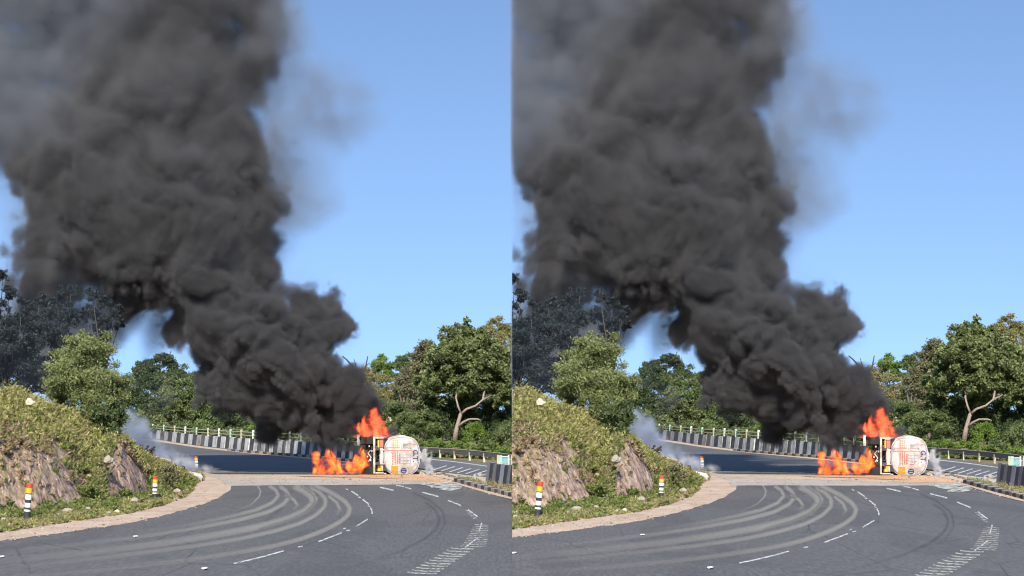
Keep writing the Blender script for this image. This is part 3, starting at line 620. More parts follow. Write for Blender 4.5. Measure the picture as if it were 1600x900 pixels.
# ------------------------------------------------------------------ barriers, kerbs, rails
def on_line(tab, u): return Gd(u, interp(tab, u))
def barrier(label, tab, us, h, mats, group, wid=.5, lean=.14, top=.22):
    b = on_line(tab, us[0]); t = thing('road_barrier', label, 'barrier', b)
    for i in range(len(us) - 1):
        p0, p1 = on_line(tab, us[i]), on_line(tab, us[i + 1]); d = (p1 - p0); d.z = 0; n = Vector((d.y, -d.x, 0)).normalized()
        if n.y > 0: n = -n
        g = d * .006; p0 = p0 + g - b; p1 = p1 - g - b; hh = h + rnd.uniform(-.05, .03); jit = rnd.uniform(-.05, .05)
        prof = [(wid * .5, 0), (wid * .46, .12), (top / 2, hh), (-top / 2, hh), (-wid * .5, 0)]
        V = [p + n * (x + jit) + Vector((0, 0, z)) for p in (p0, p1) for x, z in prof]; k = len(prof)
        Fs = [(j, (j + 1) % k, k + (j + 1) % k, k + j) for j in range(k)] + [tuple(range(k))[::-1], tuple(range(k, 2 * k))]
        o = mesh_obj('barrier_block', V, Fs, mats[i % 2] if rnd.random() > .22 else mats[i % 2] + '_worn', t)
        bm = bmesh.new(); bm.from_mesh(o.data); bmesh.ops.recalc_face_normals(bm, faces=bm.faces); bm.to_mesh(o.data); bm.free()
    return t
us = [228 + i * 6.35 for i in range(53)]
barrier('long black and white striped concrete barrier round the bend', BASE, us, 1.22, ('concrete_white', 'concrete_black'), None)
us = [763 + i * 5.6 for i in range(18)]
barrier('navy and grey striped concrete barrier standing on the median', [(a, b_ + 1.5) for a, b_ in BASE], us, 1.12, ('barrier_grey', 'barrier_navy'), None, lean=.1)
def kerb(label, tab, us, mats):
    b = on_line(tab, us[0]); t = thing('kerb', label, 'kerb', b)
    for i in range(len(us) - 1):
        p0, p1 = on_line(tab, us[i]), on_line(tab, us[i + 1]); d = p1 - p0; a = math.atan2(d.y, d.x); c = (p0 + p1) / 2 - b
        o = MB().box(c + Vector((0, 0, .10 + rnd.uniform(-.012, .012))), (d.length * .95, .34, .24), Matrix.Rotation(a + rnd.uniform(-.01, .01), 3, 'Z')).build('kerb_stone', mats[i % 2], t)
        bevel(o, .025, 1)
kerb('striped kerb along the foot of the long barrier', [(a, b_ + 3.6) for a, b_ in BASE], [352 + i * 6.2 for i in range(36)], ('kerb_grey', 'kerb_black'))
kerb('black and grey striped kerb along the edge of the median', [(690, 748.5), (720, 756.5), (760, 767.5), (800, 778), (860, 796)], [712 + i * 5.4 for i in range(28)], ('kerb_black', 'kerb_grey'))
b = on_line(BASE, 234); t = thing('railing', 'teal and yellow two bar railing on top of the long barrier', 'railing', b)
RT = [(a, b_) for a, b_ in BASE]
rv = lambda u, z: on_line(RT, u) + Vector((0, 0, 1.22 + z)) - b
pu = [234, 251, 268, 284.5, 302, 320, 337, 355, 372, 390.5, 410, 430, 448, 466, 485, 505, 525, 540, 556]
for i, u in enumerate(pu):
    k = 1.0 + .0 * i
    MB().box(rv(u, .42), (.21, .21, .88)).build('post', ('rail_white', 'rail_teal', 'rail_yellow', 'rail_yellow')[(i * 5 + i // 3) % 4], t)
for z in (.28, .62):
    mb = MB(); ul = [234 + i * (322 / 60) for i in range(61)]; mb.tube([rv(u, z) for u in ul], .045, 6); mb.build('rail', 'rail_yellow', t)
# teal board on the median barrier end
b = on_line(BASE, 786); b.z = .98; t = thing('marker_board', 'teal and white barred board above the median barrier', 'board', b, rot=(0, 0, -.15))
s_ = 120 / F
for x, m_ in ((-.27, 'rail_yellow'), (-.10, 'rail_teal'), (.30, 'rail_white'), (.47, 'rail_yellow'), (-.18, 'rail_teal')):
    MB().box((x, 0, .26), (.08, .08, .66)).build('post', m_, t)
MB().box((.1, .02, .24), (.34, .03, .40)).build('board', 'sign_cyan', t)
for dx in (0, .14, -.12):
    MB().box((.1 + dx, -.01, .24), (.05, .025, .42), Matrix.Rotation(.85, 3, 'Y')).build('bar', 'rail_teal', t)
MB().box((.1, 0, .50), (.36, .06, .05)).build('rail', 'rail_white', t)
# guardrail on the far side
GL = [(590, 708.5), (640, 712.5), (686, 716), (709, 717.8), (733, 720.2), (756, 722.8), (775, 725.3), (800, 729), (870, 741)]
b = on_line(GL, 686); t = thing('guardrail', 'weathered steel guardrail on pale posts along the far carriageway', 'guardrail', b)
for u in (617, 640, 663, 686, 709, 733, 756, 778, 800, 823, 846):
    p = on_line(GL, u) - b; MB().box(p + Vector((0, .12, .32)), (.16, .16, .70)).build('post', 'guard_post', t)
V = []; Fs = []; prof = [(0, .44), (-.07, .50), (-.07, .56), (0, .61), (-.07, .66), (-.07, .74), (0, .80)]
ul = [600 + i * 8 for i in range(34)]
for u in ul:
    p = on_line(GL, u) - b
    V += [p + Vector((0, dx, z)) for dx, z in prof]
k = len(prof)
for i in range(len(ul) - 1):
    for j in range(k - 1): Fs.append((i * k + j, (i + 1) * k + j, (i + 1) * k + j + 1, i * k + j + 1))
o = mesh_obj('beam', V, Fs, 'guard_steel', t)
MB().tube([on_line(GL, u) - b + Vector((0, -.01, .815)) for u in ul], .028, 5).build('beam_edge', 'guard_post', t)

# ------------------------------------------------------------------ marker posts
def marker(label, ub, vb, hgt, rad, tilt):
    b = Gd(ub, vb); t = thing('marker_post', label, 'marker post', b, 'striped marker posts along the shoulder', rot=(0, tilt, 0))
    MB().tube([(0, 0, -.1), (0, 0, hgt * .985)], rad * .97, 14).build('shaft', 'post_black', t)
    z = hgt
    for hh, m_ in ((.13, 'post_red'), (.14, 'post_amber'), (.03, None), (.14, 'post_white'), (.09, None), (.12, 'post_white'), (.06, None), (.05, 'post_white')):
        hh *= hgt
        if m_:
            o = MB().tube([(0, 0, z - hh), (0, 0, z)] if m_ != 'post_red' else [(0, 0, z - hh), (0, 0, z - .03), (0, 0, z)], rad if m_ != 'post_red' else [rad, rad, rad * .8], 14).build('band', m_, t)
        z -= hh
marker('nearest and tallest red topped marker post, leaning beside the rock face', 40, 811, 1.36, .115, R(5))
marker('middle red topped marker post standing in the grass of the bend', 236.5, 779, 1.02, .11, R(2))
marker('small red topped marker post in the pale smoke', 302, 735, .95, .12, R(-2))

# ------------------------------------------------------------------ loose stones, pipe, slab, scrap
def stone(label, u, v, rp, mat, seed, hk=.6, name='stone', rho=None, cat='stone', grp=None, sub=2):
    rho = rho or rg(u, v); b = P(u, v, rho); rm = rp * rho / F
    vs, fs = rock_mesh((rm, rm * .9, rm * hk), seed, sub=sub)
    o = mesh_obj(name, vs, fs, mat, loc=b + Vector((0, 0, rm * hk * .35)), smooth=False); reg(o, label, cat, grp); return o
stone('large cream boulder on the skyline of the bank', 45, 632, 7, 'stone_cream', 2, .95, 'boulder', rg(45, 798) + 8.5, 'boulder', sub=3)
stone('pale boulder half buried below the shrub between the rock faces', 166, 722, 8, 'stone_pale', 3, 1., 'boulder', rg(166, 785) + 1.2, 'boulder', sub=3)
for i, (lb, u, v, rp) in enumerate([('flat pale stone at the outer edge of the grass', 6, 813, 6), ('small pale stone beside the base of the nearest marker post', 22, 811, 3.5), ('broad pale stone in the grass right of the nearest marker post', 102, 801, 8), ('low pale stone close behind the broad one', 88, 805, 4),
        ('squarish pale stone midway between two marker posts', 134, 797, 5.5), ('small stone lying on the dirt edge below the squarish one', 166, 803, 4.5), ('yellowish stone on the edge of the dirt shoulder', 179, 801, 5), ('wide flat stone left of the middle marker post', 205, 785, 7.5),
        ('pale stone right of the middle marker post', 272, 770, 6), ('small round stone below the pale one on the bend', 268, 781, 3), ('tiny stone just right of the middle marker post', 253, 779, 3), ('small stone at the foot of the larger rock face', 65, 790, 4), ('lone stone on the dirt of the shoulder', 52, 822, 3.2)]):
    stone(lb, u, v, rp, 'stone_pale' if i != 6 else 'stone_cream', 20 + i, .85)
b = Gd(296, 752); t = thing('concrete_pipe', 'broken white concrete pipe with a dark mouth lying at the bend', 'pipe', b + Vector((0, 0, .22)), rot=(R(20), R(10), R(35)))
V = []; n = 18; Lp = .9
for y, rr in ((-Lp / 2, .32), (Lp / 2, .30), (Lp / 2, .24), (-Lp / 2, .26)):
    V += [Vector((y + .05 * math.sin(k * 2.1), rr * math.cos(k * 2 * math.pi / n), rr * math.sin(k * 2 * math.pi / n))) for k in range(n)]
mesh_obj('pipe_wall', V, [(i * n + k, ((i + 1) % 4) * n + k, ((i + 1) % 4) * n + (k + 1) % n, i * n + (k + 1) % n) for i in range(4) for k in range(n)], 'concrete_white', t)
MB().tube([(-Lp / 2 + .1, 0, 0), (-Lp / 2 + .12, 0, 0)], .26, 14).build('mouth_shade', 'burnt', t)  # black disc standing in for the shade inside the pipe
rr = 121; b = P(246, 722, rr); t = thing('concrete_slab', 'tilted concrete slab on dark legs above the end of the bank', 'slab', b)
d = P(263, 721, rr) - b; e = P(230, 713, rr) - b; ang = math.atan2((d - e).z, (d - e).x)
o = MB().box((d + e) / 2 + Vector((0, 0, .05)), ((d - e).length, .8, .09), Matrix.Rotation(-ang, 3, 'Y')).build('slab_top', 'stone_pale', t); bevel(o, .02, 1)
for q_ in (P(237, 717, rr) - b, P(250, 720, rr) - b, P(259, 722, rr) - b): MB().box(q_ + Vector((0, 0, -.35)), (.22, .3, .72)).build('leg', 'burnt', t)
b = P(225, 716, 119); t = thing('metal_scrap', 'charred twisted metal scrap sticking up in the blue smoke', 'scrap', b); mb = MB()
for pts in ([(217, 714), (223, 706), (229, 704), (237, 698)], [(220, 711), (228, 708), (234, 706)], [(219, 706), (224, 702), (226, 697)], [(229, 704), (232, 710), (226, 714)]):
    mb.tube([P(u, v, 119 + rnd.uniform(-.2, .2)) - b for u, v in pts], [.08, .09, .08, .05][:len(pts)], 6)
mb.build('bent_rod', 'burnt', t); MB().box(P(233, 705, 119) - b, (.34, .05, .14), Matrix.Rotation(-.5, 3, 'Y')).build('bent_plate', 'burnt', t)
RB = ['broken slab of the smashed kerb nearest the white steam', 'brown lump of earth second from the steam', 'jagged brown chunk of kerb leaning outward', 'thick brown clod behind the orange sand', 'broken chunk in the middle of the rubble row', 'flat brown piece lying in front of the rubble', 'tall brown chunk at the centre of the rubble row',
      'split kerb chunk right of the rubble centre', 'small brown clod on the orange sand', 'brown lump toward the intact kerb', 'tilted chunk close to the intact kerb', 'last brown chunk before the intact kerb', 'tiny clod in front of the intact kerb']
for i, (u, v, rp) in enumerate([(668, 743, 5), (676, 741, 6), (683, 744, 5.5), (690, 743, 6), (697, 745, 6), (692, 750, 4), (703, 747, 6.5), (709, 748, 5), (699, 752, 3.2), (714, 750, 5), (706, 754, 3), (711, 753, 3.6), (716, 756, 2.6)]):
    stone(RB[i], u, v, rp * .8, 'rubble_brown', 60 + i, .62, 'rubble_chunk', cat='rubble', grp='broken kerb rubble', sub=1)
for i, (lb, u, v, rp) in enumerate([('pale broken concrete block on the median', 750, 746, 6), ('smaller pale block beside the broken one on the median', 741, 747, 4), ('pale shard on the median near the barrier', 757, 750, 4), ('grey block on the median above the kerb', 729, 749, 3.5), ('dusty chunk lying under the white steam', 655, 742, 5), ('grey chunk between the tank and the steam', 660, 744, 4)]):
    stone(lb, u, v, rp, 'stone_pale', 80 + i, .75, 'concrete_chunk', cat='rubble', sub=1)
for i, (lb, u, v) in enumerate([('white paper scrap on the asphalt below the shoulder', 207, 838), ('white scrap on the asphalt at the outer edge', 2, 868), ('white scrap beside the long lane dash', 314, 889), ('dark twig on the dusty strip below the flames', 533, 747), ('small dark scrap on the dusty strip nearer the flames', 543, 750)]):
    b = Gd(u, v); o = mesh_obj('litter', *rock_mesh((.10, .35, .02), i + 5, sub=1), 'paper' if i < 3 else 'burnt', loc=b + Vector((0, 0, .03))); reg(o, lb, 'litter')
def med(rs):
    u = rs.uniform(716, 868); t_ = rs.rand(); v = lerp(interp(BASE, u) + 4, interp([(716, 757), (760, 767), (800, 777), (868, 797)], u) - 3, t_)
    return (Gd(u, v), .8 + .5 * rs.rand()) if rs.rand() < .7 else None
o = scatter_weeds('grass', 'weed_dry', 260, 14, .2, med, 15, (.06, .014)); reg(o, 'dry yellow grass on the median at the foot of the barrier', None, None, 'stuff')
o = scatter_weeds('grass', 'weed_green', 130, 14, .2, med, 16, (.07, .018)); reg(o, 'green tufts on the median behind the striped kerb', None, None, 'stuff')

for i, (lb, u, v, rp) in enumerate([('charred lump on the road edge below the blue smoke', 268, 729, 3.6), ('charred plank end lying in the white smoke', 281, 731.5, 4), ('small black debris close to the smallest marker post', 312, 735, 2.8), ('smoking black debris on the far asphalt', 326, 733.5, 2.6), ('burnt scrap under the tilted slab', 258, 730, 4)]):
    stone(lb, u, v, rp, 'burnt', 100 + i, .8, 'charred_lump', cat='debris', rho=118 + i * 1.5 if u < 300 else None)
def gravel(label, pick, n, size, mat, seed):
    rs = np.random.RandomState(seed); V = []; Fc = []
    base_ = np.array([(1, 0, 0), (-.5, .87, 0), (-.5, -.87, 0), (.1, 0, .8)])
    while n > 0:
        p = pick(rs)
        if p is None: continue
        n -= 1; a = rs.rand() * 6.28; k = size * rs.uniform(.4, 1.5) * (2.2 if rs.rand() < .05 else 1); c, d = math.cos(a), math.sin(a); b_ = len(V)
        for x, y, z in base_ * rs.uniform(.6, 1.3, (4, 1)): V.append((p[0] + (c * x - d * y) * k, p[1] + (d * x + c * y) * k, max(.01, p[2] + .02 + z * k)))
        Fc += [(b_, b_ + 1, b_ + 3), (b_ + 1, b_ + 2, b_ + 3), (b_ + 2, b_, b_ + 3)]
    o = mesh_obj('gravel', V, Fc, mat); reg(o, label, None, None, 'stuff')
def g_sh(rs):
    u = rs.uniform(-88, 350); t_ = rs.rand()
    return Gd(u, lerp(interp(INNERG + [(330, 746)], u), interp([(a, b_ + 1) for a, b_ in INNER[:8]], u), t_ ** .8 if rs.rand() < .8 else 1 + .15 * rs.rand()))
def g_wr(rs): return Gd(rs.uniform(330, 720), 741 + 17 * rs.rand() ** 1.3)
def g_md(rs):
    u = rs.uniform(660, 860); return Gd(u, interp(BASE, u) + rs.uniform(2, 22) * (1 if u > 700 else .6))
gravel('pale gravel and crumbs on the dirt shoulder', g_sh, 420, .028, 'stone_pale', 1); gravel('brown crumbs and clods on the dirt shoulder', g_sh, 200, .026, 'rubble_brown', 2)
gravel('brown debris strewn over the sand round the wreck', g_wr, 130, .036, 'rubble_brown', 3); gravel('charred crumbs strewn over the sand round the wreck', g_wr, 90, .036, 'burnt', 4); gravel('pale crumbs on the median and the verge', g_md, 260, .04, 'stone_pale', 5)

# ------------------------------------------------------------------ the overturned tanker
b = Gd(607, 742.5); TY = b.copy(); px = rg(607, 742.5) / F
t = thing('tanker_truck', 'white tanker truck lying on its side in flames, rear in view', 'truck', b)
t.rotation_euler = (0, R(90), R(-1.5))
# upright frame of the truck: x across (its right side is down now), y forward, z up; after the fall z points right
ZO = (607 - 562) * px; XH = 1.19                     # ground lies at x = +XH
def U(x, y, z): return Vector((x - XH, y, z - ZO))
def zz(u): return (u - 562) * px
def xx(v): return (v - 742.5) * px + XH              # image row to truck x
zc, ha, hb = zz(624.5), (652 - 597) * px / 2, XH     # tank half height and half width
def tank_ring(y, k, n=40):
    out = []
    for i in range(n):
        a = 2 * math.pi * i / n; c, s_ = math.cos(a), math.sin(a); e = 2 / 2.9
        out.append(U(hb * k * abs(c) ** e * (1 if c > 0 else -1), y, zc + ha * k * abs(s_) ** e * (1 if s_ > 0 else -1)))
    return out
def dish(k): return -.30 * (1 - k * k) ** .8
V = []; n = 40; ks = [.02, .15, .3, .45, .6, .72, .82, .9, .96, 1.]
for k in ks: V += tank_ring(dish(k), k)
for y in (.02, .9, 1.8, 2.7, 3.6, 4.5, 5.4, 6.3, 7.0): V += tank_ring(y, 1.0)
for k in ks[::-1]: V += tank_ring(7.0 - dish(k), k)
rings = len(V) // n
Fs = [(i * n + k, (i + 1) * n + k, (i + 1) * n + (k + 1) % n, i * n + (k + 1) % n) for i in range(rings - 1) for k in range(n)] + [tuple(range(n)), tuple((rings - 1) * n + k for k in range(n))[::-1]]
o = mesh_obj('tank', V, Fs, 'tank_white', t, smooth=True)
TANK = o
for y in (.06, 2.4, 4.7, 6.95):
    V = tank_ring(y - .05, 1.0) + tank_ring(y - .05, 1.03) + tank_ring(y + .05, 1.03) + tank_ring(y + .05, 1.0)
    mesh_obj('rim', V, [(i * n + k, i * n + (k + 1) % n, (i + 1) * n + (k + 1) % n, (i + 1) * n + k) for i in range(3) for k in range(n)], 'tank_white', TANK)
for k_, rr_ in ((.955, .022), (.80, .008)):
    V = tank_ring(dish(k_) - .005, k_, 48); MB().tube(V + V[:1], rr_, 5, cap=False).build('weld_seam', 'decal_grey' if k_ > .9 else 'tank_pink', TANK)
for sx, v_ in ((-1, 683.5), (1, 740.5)): MB().box(U(xx(v_), .75, zz(592)), (.05, 1.6, zz(601) - zz(584))).build('side_panel', 'tank_pink' if sx > 0 else 'tank_white', t)
# manhole and walkway on what was the top
MB().box(U(0, 3.5, zc + ha + .05), (.7, 5.2, .06)).build('walkway', 'steel_dark', t)
for y in (1.6, 3.5, 5.4): MB().tube([U(0, y, zc + ha), U(0, y, zc + ha + .16)], .27, 16).build('manhole', 'tank_white', t)
# chassis, axles, wheels
mb = MB()
for x in (-.45, .45): mb.box(U(x, 4.2, zz(587)), (.12, 9.4, .26))
for y in (.4, 1.8, 3.2, 5.0, 7.0, 8.6): mb.box(U(0, y, zz(587)), (.9, .1, .2))
mb.build('chassis', 'steel_dark', t)
mb = MB()
for x in (-.8, -.3, .3, .8):
    mb.box(U(x, 1.2, zz(592)), (.14, 1.2, .5))
mb.build('saddle', 'tank_pink', t)
for y in (.75, 2.05, 7.9):
    ax = MB().tube([U(-.8, y, zz(575)), U(.8, y, zz(575))], .10, 10).build('axle', 'steel_dark', t)
    if y < 5: MB().tube([U(-.24, y, zz(575)), U(-.12, y, zz(575)), U(.12, y, zz(575)), U(.24, y, zz(575))], [.1, .26, .26, .1], 14).build('differential', 'steel_dark', t)
    for sx in (-1, 1):
        for dx in ((.78, 1.06) if y < 5 else (1.0,)):
            x0 = sx * dx; R0 = .52
            wv = []; m_ = 28
            for xo, rr in ((-.13, .26), (-.13, .44), (-.10, .505), (-.04, R0), (.04, R0), (.10, .505), (.13, .44), (.13, .26)):
                wv += [U(x0 + xo, y + rr * math.cos(2 * math.pi * k / m_), zz(575) + rr * math.sin(2 * math.pi * k / m_)) for k in range(m_)]
            wf = [(i * m_ + k, ((i + 1) % 8) * m_ + k, ((i + 1) % 8) * m_ + (k + 1) % m_, i * m_ + (k + 1) % m_) for i in range(8) for k in range(m_)]
            wo = mesh_obj('wheel', wv, wf, 'tyre', t, smooth=False)
            MB().tube([U(x0 - .07, y, zz(575)), U(x0 + .07, y, zz(575))], .27, 16).tube([U(x0 - .13 * sx, y, zz(575)), U(x0 + .14 * sx, y, zz(575))], .12, 10).build('rim', 'steel_dark', wo)
# mudguards, spring packs, loose pipes on the underside seen from behind
for sx in (-1, 1):
    MB().box(U(sx * .95, .1, zz(572)), (.42, .05, zz(584) - zz(563))).build('mud_flap', 'tyre', t)
    MB().box(U(sx * .62, 1.4, zz(580)), (.09, 1.7, .16)).build('leaf_spring', 'steel_dark', t)
MB().tube([U(-.35, .0, zz(576)), U(-.15, .05, zz(572)), U(.1, .0, zz(577)), U(.35, .05, zz(573))], .035, 6).build('brake_line', 'concrete_white', t)
for x, y, z in ((-.6, .02, 574), (-.3, .02, 578), (.05, .0, 571), (.28, .02, 576)): MB().box(U(x, y, zz(z)), (.10, .05, .08)).build('bracket', 'concrete_white', t)
MB().tube([U(-.25, -.02, zz(569)), U(-.25, .5, zz(569))], .11, 12).build('air_tank', 'steel_dark', t)
for k_ in range(5): MB().tube([U(-.55 + .27 * k_, .25, zz(585)), U(-.55 + .27 * k_, .3, zz(599))], .03, 6).build('stay', 'steel_dark' if k_ % 2 else 'tank_pink', t)
MB().box(U(xx(692), .05, zz(599.5)), (.5, .05, .26)).build('torn_plate', 'burnt', t); MB().box(U(xx(731), .02, zz(600)), (.45, .05, .3), Matrix.Rotation(.3, 3, 'Y')).build('torn_plate', 'burnt', t)
MB().tube([U(-.9, .1, zz(586)), U(-.5, -.02, zz(581)), U(0, .05, zz(586)), U(.5, -.02, zz(582)), U(.85, .1, zz(588))], .05, 7).build('hose', 'tyre', t)
# rear underrun frame and lamps
def bar(z0, z1, x0, x1, mat, y=-.12, dy=.10, name='bumper_bar'):
    o = MB().box(U((x0 + x1) / 2, y, (z0 + z1) / 2), (abs(x1 - x0), dy, abs(z1 - z0))).build(name, mat, t); bevel(o, .015, 1); return o
bar(zz(580), zz(583.2), xx(683), xx(740.5), 'bumper_cream')
bar(zz(590), zz(595.5), xx(701), xx(726), 'tank_pink', -.08)
for v in (702.5, 724.5): bar(zz(583.4), zz(597), xx(v), xx(v + 2), 'bumper_cream', -.115, .06)
bar(zz(583.4), zz(596.5), xx(738.5), xx(740.5), 'bumper_cream', -.115, .06); bar(zz(583.4), zz(596.5), xx(684), xx(686), 'bumper_cream', -.115, .06)
bar(zz(586), zz(596.5), xx(687.5), xx(700.5), 'steel_dark', -.06, .08, 'lamp_panel'); bar(zz(585), zz(596), xx(727), xx(737.5), 'steel_dark', -.06, .08, 'lamp_panel')
for v0, v1, u0, u1, m_ in ((688.5, 700, 587, 589.5, 'lamp_amber'), (688.5, 700, 590.2, 595.8, 'lamp_red'), (728, 736.8, 587, 592, 'lamp_amber'), (728, 736.8, 592.6, 595.6, 'bumper_cream')):
    bar(zz(u0), zz(u1), xx(v0), xx(v1), m_, -.115, .04, 'tail_lamp')
# cab lying ahead
cab = MB().box(U(0, 8.6, zz(613)), (2.2, 2.2, 2.4)).build('cab', 'tank_white', t); bevel(cab, .12, 2)
MB().box(U(0, 9.72, zz(620)), (1.8, .05, .8)).build('windscreen', 'glass_dark', cab)
for sx in (-1, 1): MB().box(U(sx * 1.105, 8.7, zz(620)), (.03, 1.1, .7)).build('side_window', 'glass_dark', cab)
# painted signs on the dished end: thin pieces that follow the dish
def on_dish(x, z, off=.008):
    k = (abs(x / hb) ** 2.9 + abs((z - zc) / ha) ** 2.9) ** (1 / 2.9); return U(x, dish(min(k, .995)) - off, z)
def decal(name, u0, v0, u1, v1, mat, off=.008):
    nx, nz = max(2, int(abs(v1 - v0) / 3) + 1), max(2, int(abs(u1 - u0) / 3) + 1); V = []
    for i in range(nx + 1):
        for j in range(nz + 1): V.append(on_dish(xx(lerp(v0, v1, i / nx)), zz(lerp(u0, u1, j / nz)), off))
    Fs = [(i * (nz + 1) + j, i * (nz + 1) + j + 1, (i + 1) * (nz + 1) + j + 1, (i + 1) * (nz + 1) + j) for i in range(nx) for j in range(nz)]
    return mesh_obj(name, V, Fs, mat, TANK)
def letters(txt, uc, vc, size, mat, name='lettering', wid=1.):
    """letters that read along the truck's width: they run down the picture now"""
    cu = bpy.data.curves.new(name, 'FONT'); cu.body = txt; cu.size = 1; cu.align_x = 'CENTER'; cu.align_y = 'CENTER'; cu.resolution_u = 3; cu.offset = .02
    tmp = bpy.data.objects.new(name, cu); me = bpy.data.meshes.new_from_object(tmp); bpy.data.objects.remove(tmp)
    for v in me.vertices:
        v.co = on_dish(xx(vc) + v.co.x * size * wid, zz(uc) + v.co.y * size, .014)
    me.materials.clear(); me.materials.append(MATS[mat]); o = bpy.data.objects.new(name, me); COL.objects.link(o); o.parent = TANK; return o
decal('orange_panel', 609, 687.5, 620, 701, 'decal_orange'); decal('ochre_panel', 608, 728.5, 618.5, 742, 'decal_ochre')
for u in (611, 614, 617.3): decal('panel_stripe', u, 688, u + .7, 700.5, 'decal_red', .013)
for v in (690.5, 694, 697.5): decal('panel_stripe', 609.3, v, 619.8, v + .7, 'tank_pink', .012)
letters('G.T.', 645.2, 713, .44, 'decal_navy')
decal('red_line', 599.5, 704.2, 641, 705.3, 'decal_red'); decal('red_line', 601, 699.7, 634, 700.6, 'decal_red')
for u_ in (621.5, 624.4): decal('panel_stripe', u_, 688, u_ + 1, 701, 'tank_pink', .011)
decal('pink_panel', 600.5, 706.5, 607.5, 726, 'tank_pink', .009)
for u, v0, v1 in ((609.5, 708, 727), (613, 706.5, 727), (616.5, 706, 726), (619.6, 709, 725)):
    v = v0
    while v < v1:
        L = rnd.uniform(1.0, 2.6); decal('red_writing', u, v, u + 2.1, min(v + L, v1), 'decal_red', .010); v += L + .7
for v in (711, 715, 719.5, 724): decal('grid_line', 622, v, 638, v + .8, 'decal_grey')
for u in (622, 627, 632, 637.6): decal('grid_line', u, 711, u + .8, 724, 'decal_grey', .010)
for u, v in ((628.5, 721), (631, 722), (629, 724.8), (633, 720.5), (626, 725)): decal('red_writing', u, v, u + 2.2, v + .9, 'decal_red', .012)
for u, v, c_ in ((629, 702, 'L'), (637.5, 700.5, 'T'), (626, 692, 'I'), (635, 690, 'I')): letters(c_, u, v, .24, 'decal_grey')
# blue ring emblem with a bar
cx, cz, N = xx(736), zz(627.3), 24
V = [on_dish(cx + rr * math.cos(2 * math.pi * k / N), cz + rr * math.sin(2 * math.pi * k / N), .012) for rr in (4.6 * px, 3.3 * px) for k in range(N)]
mesh_obj('emblem', V, [(k, (k + 1) % N, N + (k + 1) % N, N + k) for k in range(N)], 'decal_navy', TANK)
decal('emblem_bar', 622.5, 734.9, 632.2, 737.0, 'decal_navy', .015); decal('emblem_bar', 625, 732.8, 629.6, 733.8, 'decal_navy', .015); decal('emblem_bar', 625, 738.4, 629.6, 739.4, 'decal_navy', .015)
for u in (634, 636.8): decal('small_writing', u, 731, u + 1.3, 740, 'decal_grey')
bm_ = 1
# outlet pipe ruined at the far side, where the white steam comes out
MB().tube([U(.1, .3, zc + ha - .05), U(.15, .25, zc + ha + .25), U(.4, .2, zc + ha + .42)], [.12, .10, .09], 10).build('outlet_pipe', 'tank_pink', t)

# ------------------------------------------------------------------ set the bend down twice, trimmed where the two meet
def copy_tree(o, parent=None):
    c = o.copy(); COL.objects.link(c); c.parent = parent
    for ch in list(o.children): copy_tree(ch, c)
    return c
def all_of(o):
    out = [o]
    for ch in o.children: out += all_of(ch)
    return out
PAIRS = [(r0, copy_tree(r0)) for r0 in list(ROOTS)]
for side, ang in ((0, 6.5), (1, -6.5)):
    rz = Matrix.Rotation(R(ang), 3, 'Z')
    for pr in PAIRS:
        o = pr[side]; o.location = rz @ o.location; e = o.rotation_euler.copy(); o.rotation_euler = (rz @ e.to_matrix()).to_euler()
        if o.get('label') and o.get('category'): o['label'] = o['label'] + (', left half', ', right half')[side]
def wmat(o):
    m = Matrix.LocRotScale(o.location, o.rotation_euler, o.scale)
    return wmat(o.parent) @ m if o.parent else m
for side in (0, 1):
    sg = 1 if side == 0 else -1              # the left bend keeps x < 0, the right one x > 0
    for pr in PAIRS:
        for o in reversed(all_of(pr[side])):
            if o.type != 'MESH': continue
            M_ = wmat(o); nv = len(o.data.vertices); a = np.empty(nv * 3, dtype=np.float32); o.data.vertices.foreach_get('co', a)
            A = np.array(M_); x = a.reshape(-1, 3) @ A[0, :3] + A[0, 3]; x = x * sg
            if nv and x.max() < .001: continue
            if nv == 0 or x.min() > -.001:
                if not o.children: bpy.data.objects.remove(o)
                else: o.data = bpy.data.meshes.new(o.name)
                continue
            me = o.data.copy(); o.data = me
            bm = bmesh.new(); bm.from_mesh(me)
            inv = M_.inverted(); pc = inv @ Vector((-.004 * sg, 0, 0)); pn_ = (inv.to_3x3() @ Vector((sg, 0, 0))).normalized()
            res = bmesh.ops.bisect_plane(bm, geom=bm.verts[:] + bm.edges[:] + bm.faces[:], dist=1e-5, plane_co=pc, plane_no=pn_, clear_outer=True)
            if nv < 400:
                ed = [g for g in res['geom_cut'] if isinstance(g, bmesh.types.BMEdge)]
                if ed and nv != 4:
                    try: bmesh.ops.holes_fill(bm, edges=ed, sides=0)
                    except Exception: pass
            if o.get('cap'):                      # close the bank down to the ground along the cut
                ed = [g for g in res['geom_cut'] if isinstance(g, bmesh.types.BMEdge)]
                ex = bmesh.ops.extrude_edge_only(bm, edges=ed); zi = inv.to_3x3() @ Vector((0, 0, 1))
                for g in ex['geom']:
                    if isinstance(g, bmesh.types.BMVert): g.co.z = -.3
            bm.to_mesh(me); bm.free()
for o in list(COL.objects):
    if 'cap' in o.keys(): del o['cap']
for a_, b_ in PAIRS:                                # Empties left without anything
    for o in (a_, b_):
        try:
            if o.type == 'EMPTY' and not o.children: bpy.data.objects.remove(o)
        except ReferenceError: pass

# ------------------------------------------------------------------ the ground under both
g = mesh_obj('ground', [(-3500, -200, -.08), (3500, -200, -.08), (3500, 5000, -.08), (-3500, 5000, -.08)], [(0, 1, 2, 3)], 'soil'); g['kind'] = 'structure'

